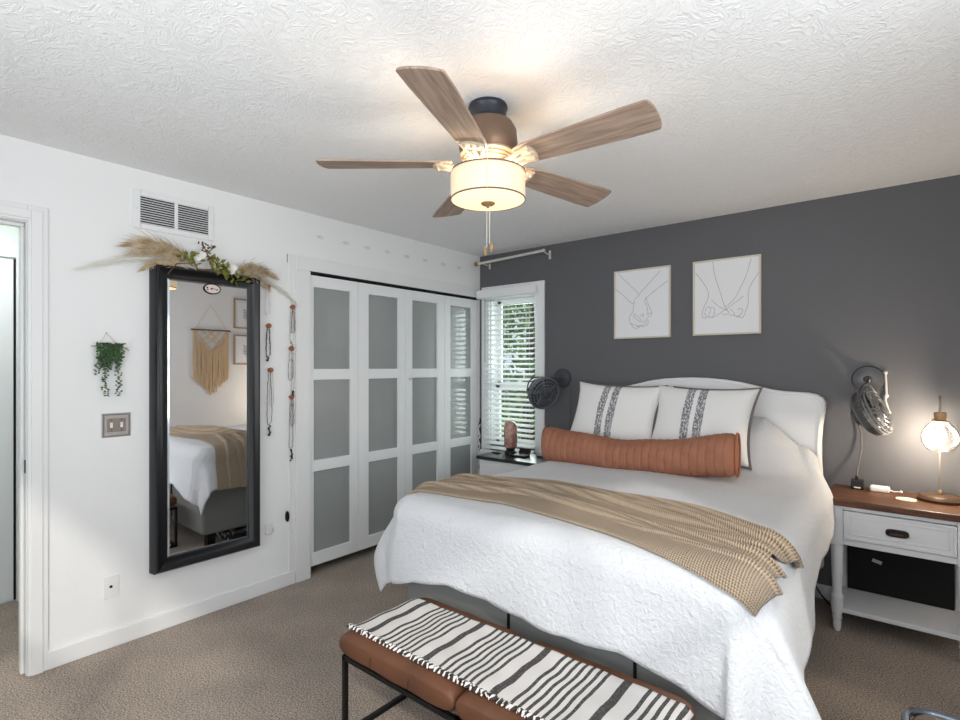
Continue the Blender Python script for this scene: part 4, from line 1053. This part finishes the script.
# ------------------------------------------------------------------ wall fans
def wall_fan(base, head, nrm, label, m_cage, m_base, yoke_from, rod_kind):
    t = thing('wall_fan', label, 'wall fan', (base[0], 0, base[1]), 'wall-mounted fans')
    bx, bz = base
    MB().lathe([(.080, 0), (.080, .008), (.074, .016), (.050, .022), (.020, .026)], (bx, -.001, bz), 32, axisM((0, -1, 0))).build('wall_plate', m_base, t, smooth=True)
    hd = Vector(head); nr = Vector(nrm).normalized(); M3 = axisM(nr); R_ = .130
    yk = Vector(yoke_from)
    MB().tube([(bx, -.02, bz), (bx, -.075, bz), tuple(yk+Vector((0, .02, 0))), tuple(yk)], .008, 8).ball((bx, -.05, bz), .022).build('arm', m_base, t, smooth=True)
    b = MB(); ax = (yk-hd).normalized(); side = ax.cross(nr).normalized()
    b.tube([hd+side*.146*math.cos(a)+ax*max((yk-hd).length, .13)*math.sin(a) for a in [PI*k/20 for k in range(21)]], .006, 8)
    b.ball(hd+side*.146, .012); b.ball(hd-side*.146, .012); b.build('yoke', m_base, t, smooth=True)
    b = MB()
    def cp(r, a, z): return hd+M3 @ Vector((r*math.cos(a), r*math.sin(a), z))
    for (r, z) in ((.130, 0), (.132, .012), (.128, .028), (.105, .042), (.080, .048), (.055, .050)):
        b.tube([cp(r, 2*PI*k/36, z) for k in range(36)], .0024 if r < .128 else .0042, 5, closed=True)
    for k in range(26):
        a = 2*PI*k/26
        b.tube([cp(.03, a+.35, .050), cp(.08, a+.15, .048), cp(.112, a+.04, .040), cp(.131, a, .015), cp(.131, a, -.012)], .0016, 4)
    cg = b.build('cage', m_cage, t, smooth=True)
    MB().lathe([(.034, .046), (.034, .053), (.028, .057), (.004, .058)], hd, 24, M3).build('centre_badge', m_base, cg, smooth=True)
    MB().lathe([(.046, -.035), (.050, -.06), (.046, -.085), (.020, -.10)], hd, 24, M3).build('motor', m_base, t, smooth=True)
    MB().lathe([(.129, .002), (.130, -.012), (.124, -.034), (.104, -.050), (.06, -.058)], hd, 36, M3).build('rear_shell', m_base, t, smooth=True)
    b = MB()
    for k in range(5):
        a0 = 2*PI*k/5
        def bl_(i, j):
            r = .022+.088*i/5; w_ = (.16+.55*math.sin(PI*(i+1)/7))*(j/4-.5); return cp(r, a0+w_+.25*i/5, .014*(j/4-.5)*2)
        b.grid(bl_, 6, 5)
    b.build('fan_blades', mat('smoky_blade', (100, 103, 110), .35), t, solid=.002, smooth=True)
    return t
M_fbase = mat('black_fan_plastic', (66, 68, 73), .45); M_fgrey2 = mat('steel_cage', (150, 150, 152), .3, .6); M_fgrey = mat('silver_grey_fan', (84, 84, 86), .3, .35)
wall_fan((.885, 1.318), (.845, -.235, 1.205), (.84, -.45, -.30), 'black round wall fan in front of the window', mat('dark_fan_cage', (120, 123, 130), .4, .3), M_fbase, (.79, -.185, 1.325), 0)
wall_fan((2.925, 1.338), (2.955, -.23, 1.165), (.88, -.20, .43), 'grey round wall fan tilted sideways above the nightstand', M_fgrey2, M_fgrey, (2.93, -.20, 1.315), 1)
# fan cords
tag(MB().tube([(2.862, -.012, 1.31), (2.858, -.010, 1.20), (2.87, -.012, 1.11), (2.894, -.018, 1.02), (2.896, -.03, .93), (2.880, -.06, .83), (2.876, -.083, .786)], .0048, 6).build('fan_cord', mat('grey_cord', (74, 74, 76), .5), smooth=True), 'dark cord running from the grey wall fan down to the charger', 'cord')
tag(MB().tube([(.945, -.012, 1.335), (.958, -.008, 1.28), (.956, -.006, 1.05), (.950, -.006, .72)], .0030, 6).build('fan_cord', mat('dull_cord', (96, 96, 98), .5), smooth=True), 'thin cord hanging from the black wall fan by the window', 'cord')
dg = thing('wall_clip', 'slim silver clip hanging on the wall beside the grey wall fan', 'clip', (3.0, -.01, 1.3))
MB().tube([(3.006, -.012, 1.375), (3.010, -.014, 1.25), (3.005, -.02, 1.22), (3.022, -.03, 1.15)], .006, 8).ball((3.006, -.012, 1.378), .011).build('clip_body', M_silver, dg, smooth=True)
MB().ball((3.010, -.014, 1.245), .011).ball((3.022, -.03, 1.152), .010).build('clip_joint', M_white, dg, smooth=True)

# ------------------------------------------------------------------ left nightstand
nl = thing('nightstand', 'white nightstand with black top in the corner under the window', 'nightstand', (.66, -.27, 0))
MB().box(.345, 1.0, -.475, -.105, .655, .682).build('top', mat('black_satin_top', (30, 30, 33), .28, spec=.6), nl, bevel=.003)
b = MB(); b.box(.365, .98, -.455, -.115, .06, .655); b.build('case', M_nsw, nl, bevel=.003)
for z0, z1 in ((.44, .635), (.25, .425), (.08, .235)):
    d_ = MB().box(.385, .96, -.462, -.454, z0, z1).box(.40, .945, -.464, -.461, z0+.015, z1-.015).build('drawer', M_nsw, nl, bevel=.002)
    MB().tube([(.63, -.462, (z0+z1)/2), (.63, -.478, (z0+z1)/2), (.72, -.478, (z0+z1)/2), (.72, -.462, (z0+z1)/2)], .005, 6).build('handle', M_black, d_)
for x in (.40, .945):
    for y in (-.42, -.15): MB().box(x-.02, x+.02, y-.02, y+.02, 0, .06).build('leg', M_nsw, nl)
sl = thing('salt_lamp', 'pinkish crystal lamp on a dark base by the window', 'lamp', (.52, -.23, .682))
MB().lathe([(.05, .6825), (.052, .69), (.046, .705), (.036, .712), (.040, .735)], (.52, -.23, 0), 24).build('base', M_bplast, sl, smooth=True)
b = MB()
pr = [(.040, .733), (.050, .75), (.056, .80), (.058, .86), (.055, .91), (.044, .94), (.022, .955), (.002, .957)]
b.lathe(pr, (.52, -.23, 0), 26)
for v_ in b.v:
    k = 1+.05*math.sin(v_.z*70+v_.x*90)+.04*math.sin(v_.y*80+v_.z*30); v_.x = .52+(v_.x-.52)*k; v_.y = -.23+(v_.y+.23)*k
b.build('crystal', M_salt, sl, smooth=True)
pd = thing('phone_dock', 'black phone charging dock on the black nightstand top', 'charging dock', (.66, -.26, .682))
MB().box(.59, .73, -.33, -.25, .6825, .696).build('dock_base', M_bplast, pd, bevel=.004)
MB().box(-.055, .055, -.005, .005, 0, .05, Matrix.Translation((.66, -.235, .694)) @ Matrix.Rotation(math.radians(-32), 4, 'X')).build('dock_rest', M_bplast, pd, bevel=.003)
tag(MB().box(.37, .45, -.30, -.27, .6825, .692).build('remote_control', M_bplast, bevel=.004), 'small black remote lying beside the crystal lamp', 'remote')
pu = thing('speaker_puck', 'low grey rounded speaker on the black nightstand beside the dock', 'speaker', (.80, -.15, .682))
MB().lathe([(.050, .6825), (.054, .69), (.054, .703), (.048, .710)], (.80, -.16, 0), 28).build('puck_body', mat('grey_fabric', (176, 178, 180), .6), pu, smooth=True)
MB().lathe([(.0545, .6835), (.0555, .687), (.0545, .690)], (.80, -.16, 0), 28, cap=False).build('base_ring', M_black, pu)
cd = thing('cable_tangle', 'tangled black and white cord hanging between closet and window', 'cord', (.03, -.03, .85))
MB().tube([(.012+.010*math.sin(k*1.7), -.020+.006*math.cos(k*2.1), .93-k*.026) for k in range(20)], .006, 6).build('black_cable', M_black, cd, smooth=True)
MB().tube([(.018+.010*math.cos(k*1.4), -.034+.004*math.sin(k*2.6), .88-k*.022) for k in range(14)], .0045, 6).build('white_cable', M_white, cd, smooth=True)

# ------------------------------------------------------------------ stool at the near right corner
os_ = thing('ottoman', 'dark brown padded stool with steel rim at the lower right corner', 'stool', (3.3, -2.14, 0))
def rr_(x0, x1, y0, y1, r, n=8):
    o = []
    for cx, cy, a0 in ((x1-r, y1-r, 0), (x0+r, y1-r, PI/2), (x0+r, y0+r, PI), (x1-r, y0+r, 1.5*PI)):
        for k in range(n+1): a = a0+PI/2*k/n; o.append((cx+r*math.cos(a), cy+r*math.sin(a)))
    return o
MB().prism(rr_(3.11, 3.50, -2.30, -1.87, .07), .0, .43, 'z').build('body', M_brown, os_, bevel=.006, smooth=True)
MB().tube([(x, y, .44) for x, y in rr_(3.105, 3.505, -2.305, -1.865, .07)], .010, 8, closed=True).build('rim', M_chrome, os_, smooth=True)
MB().prism(rr_(3.118, 3.492, -2.292, -1.878, .065), .43, .445, 'z').build('seat_pad', M_brown, os_, bevel=.006, smooth=True)
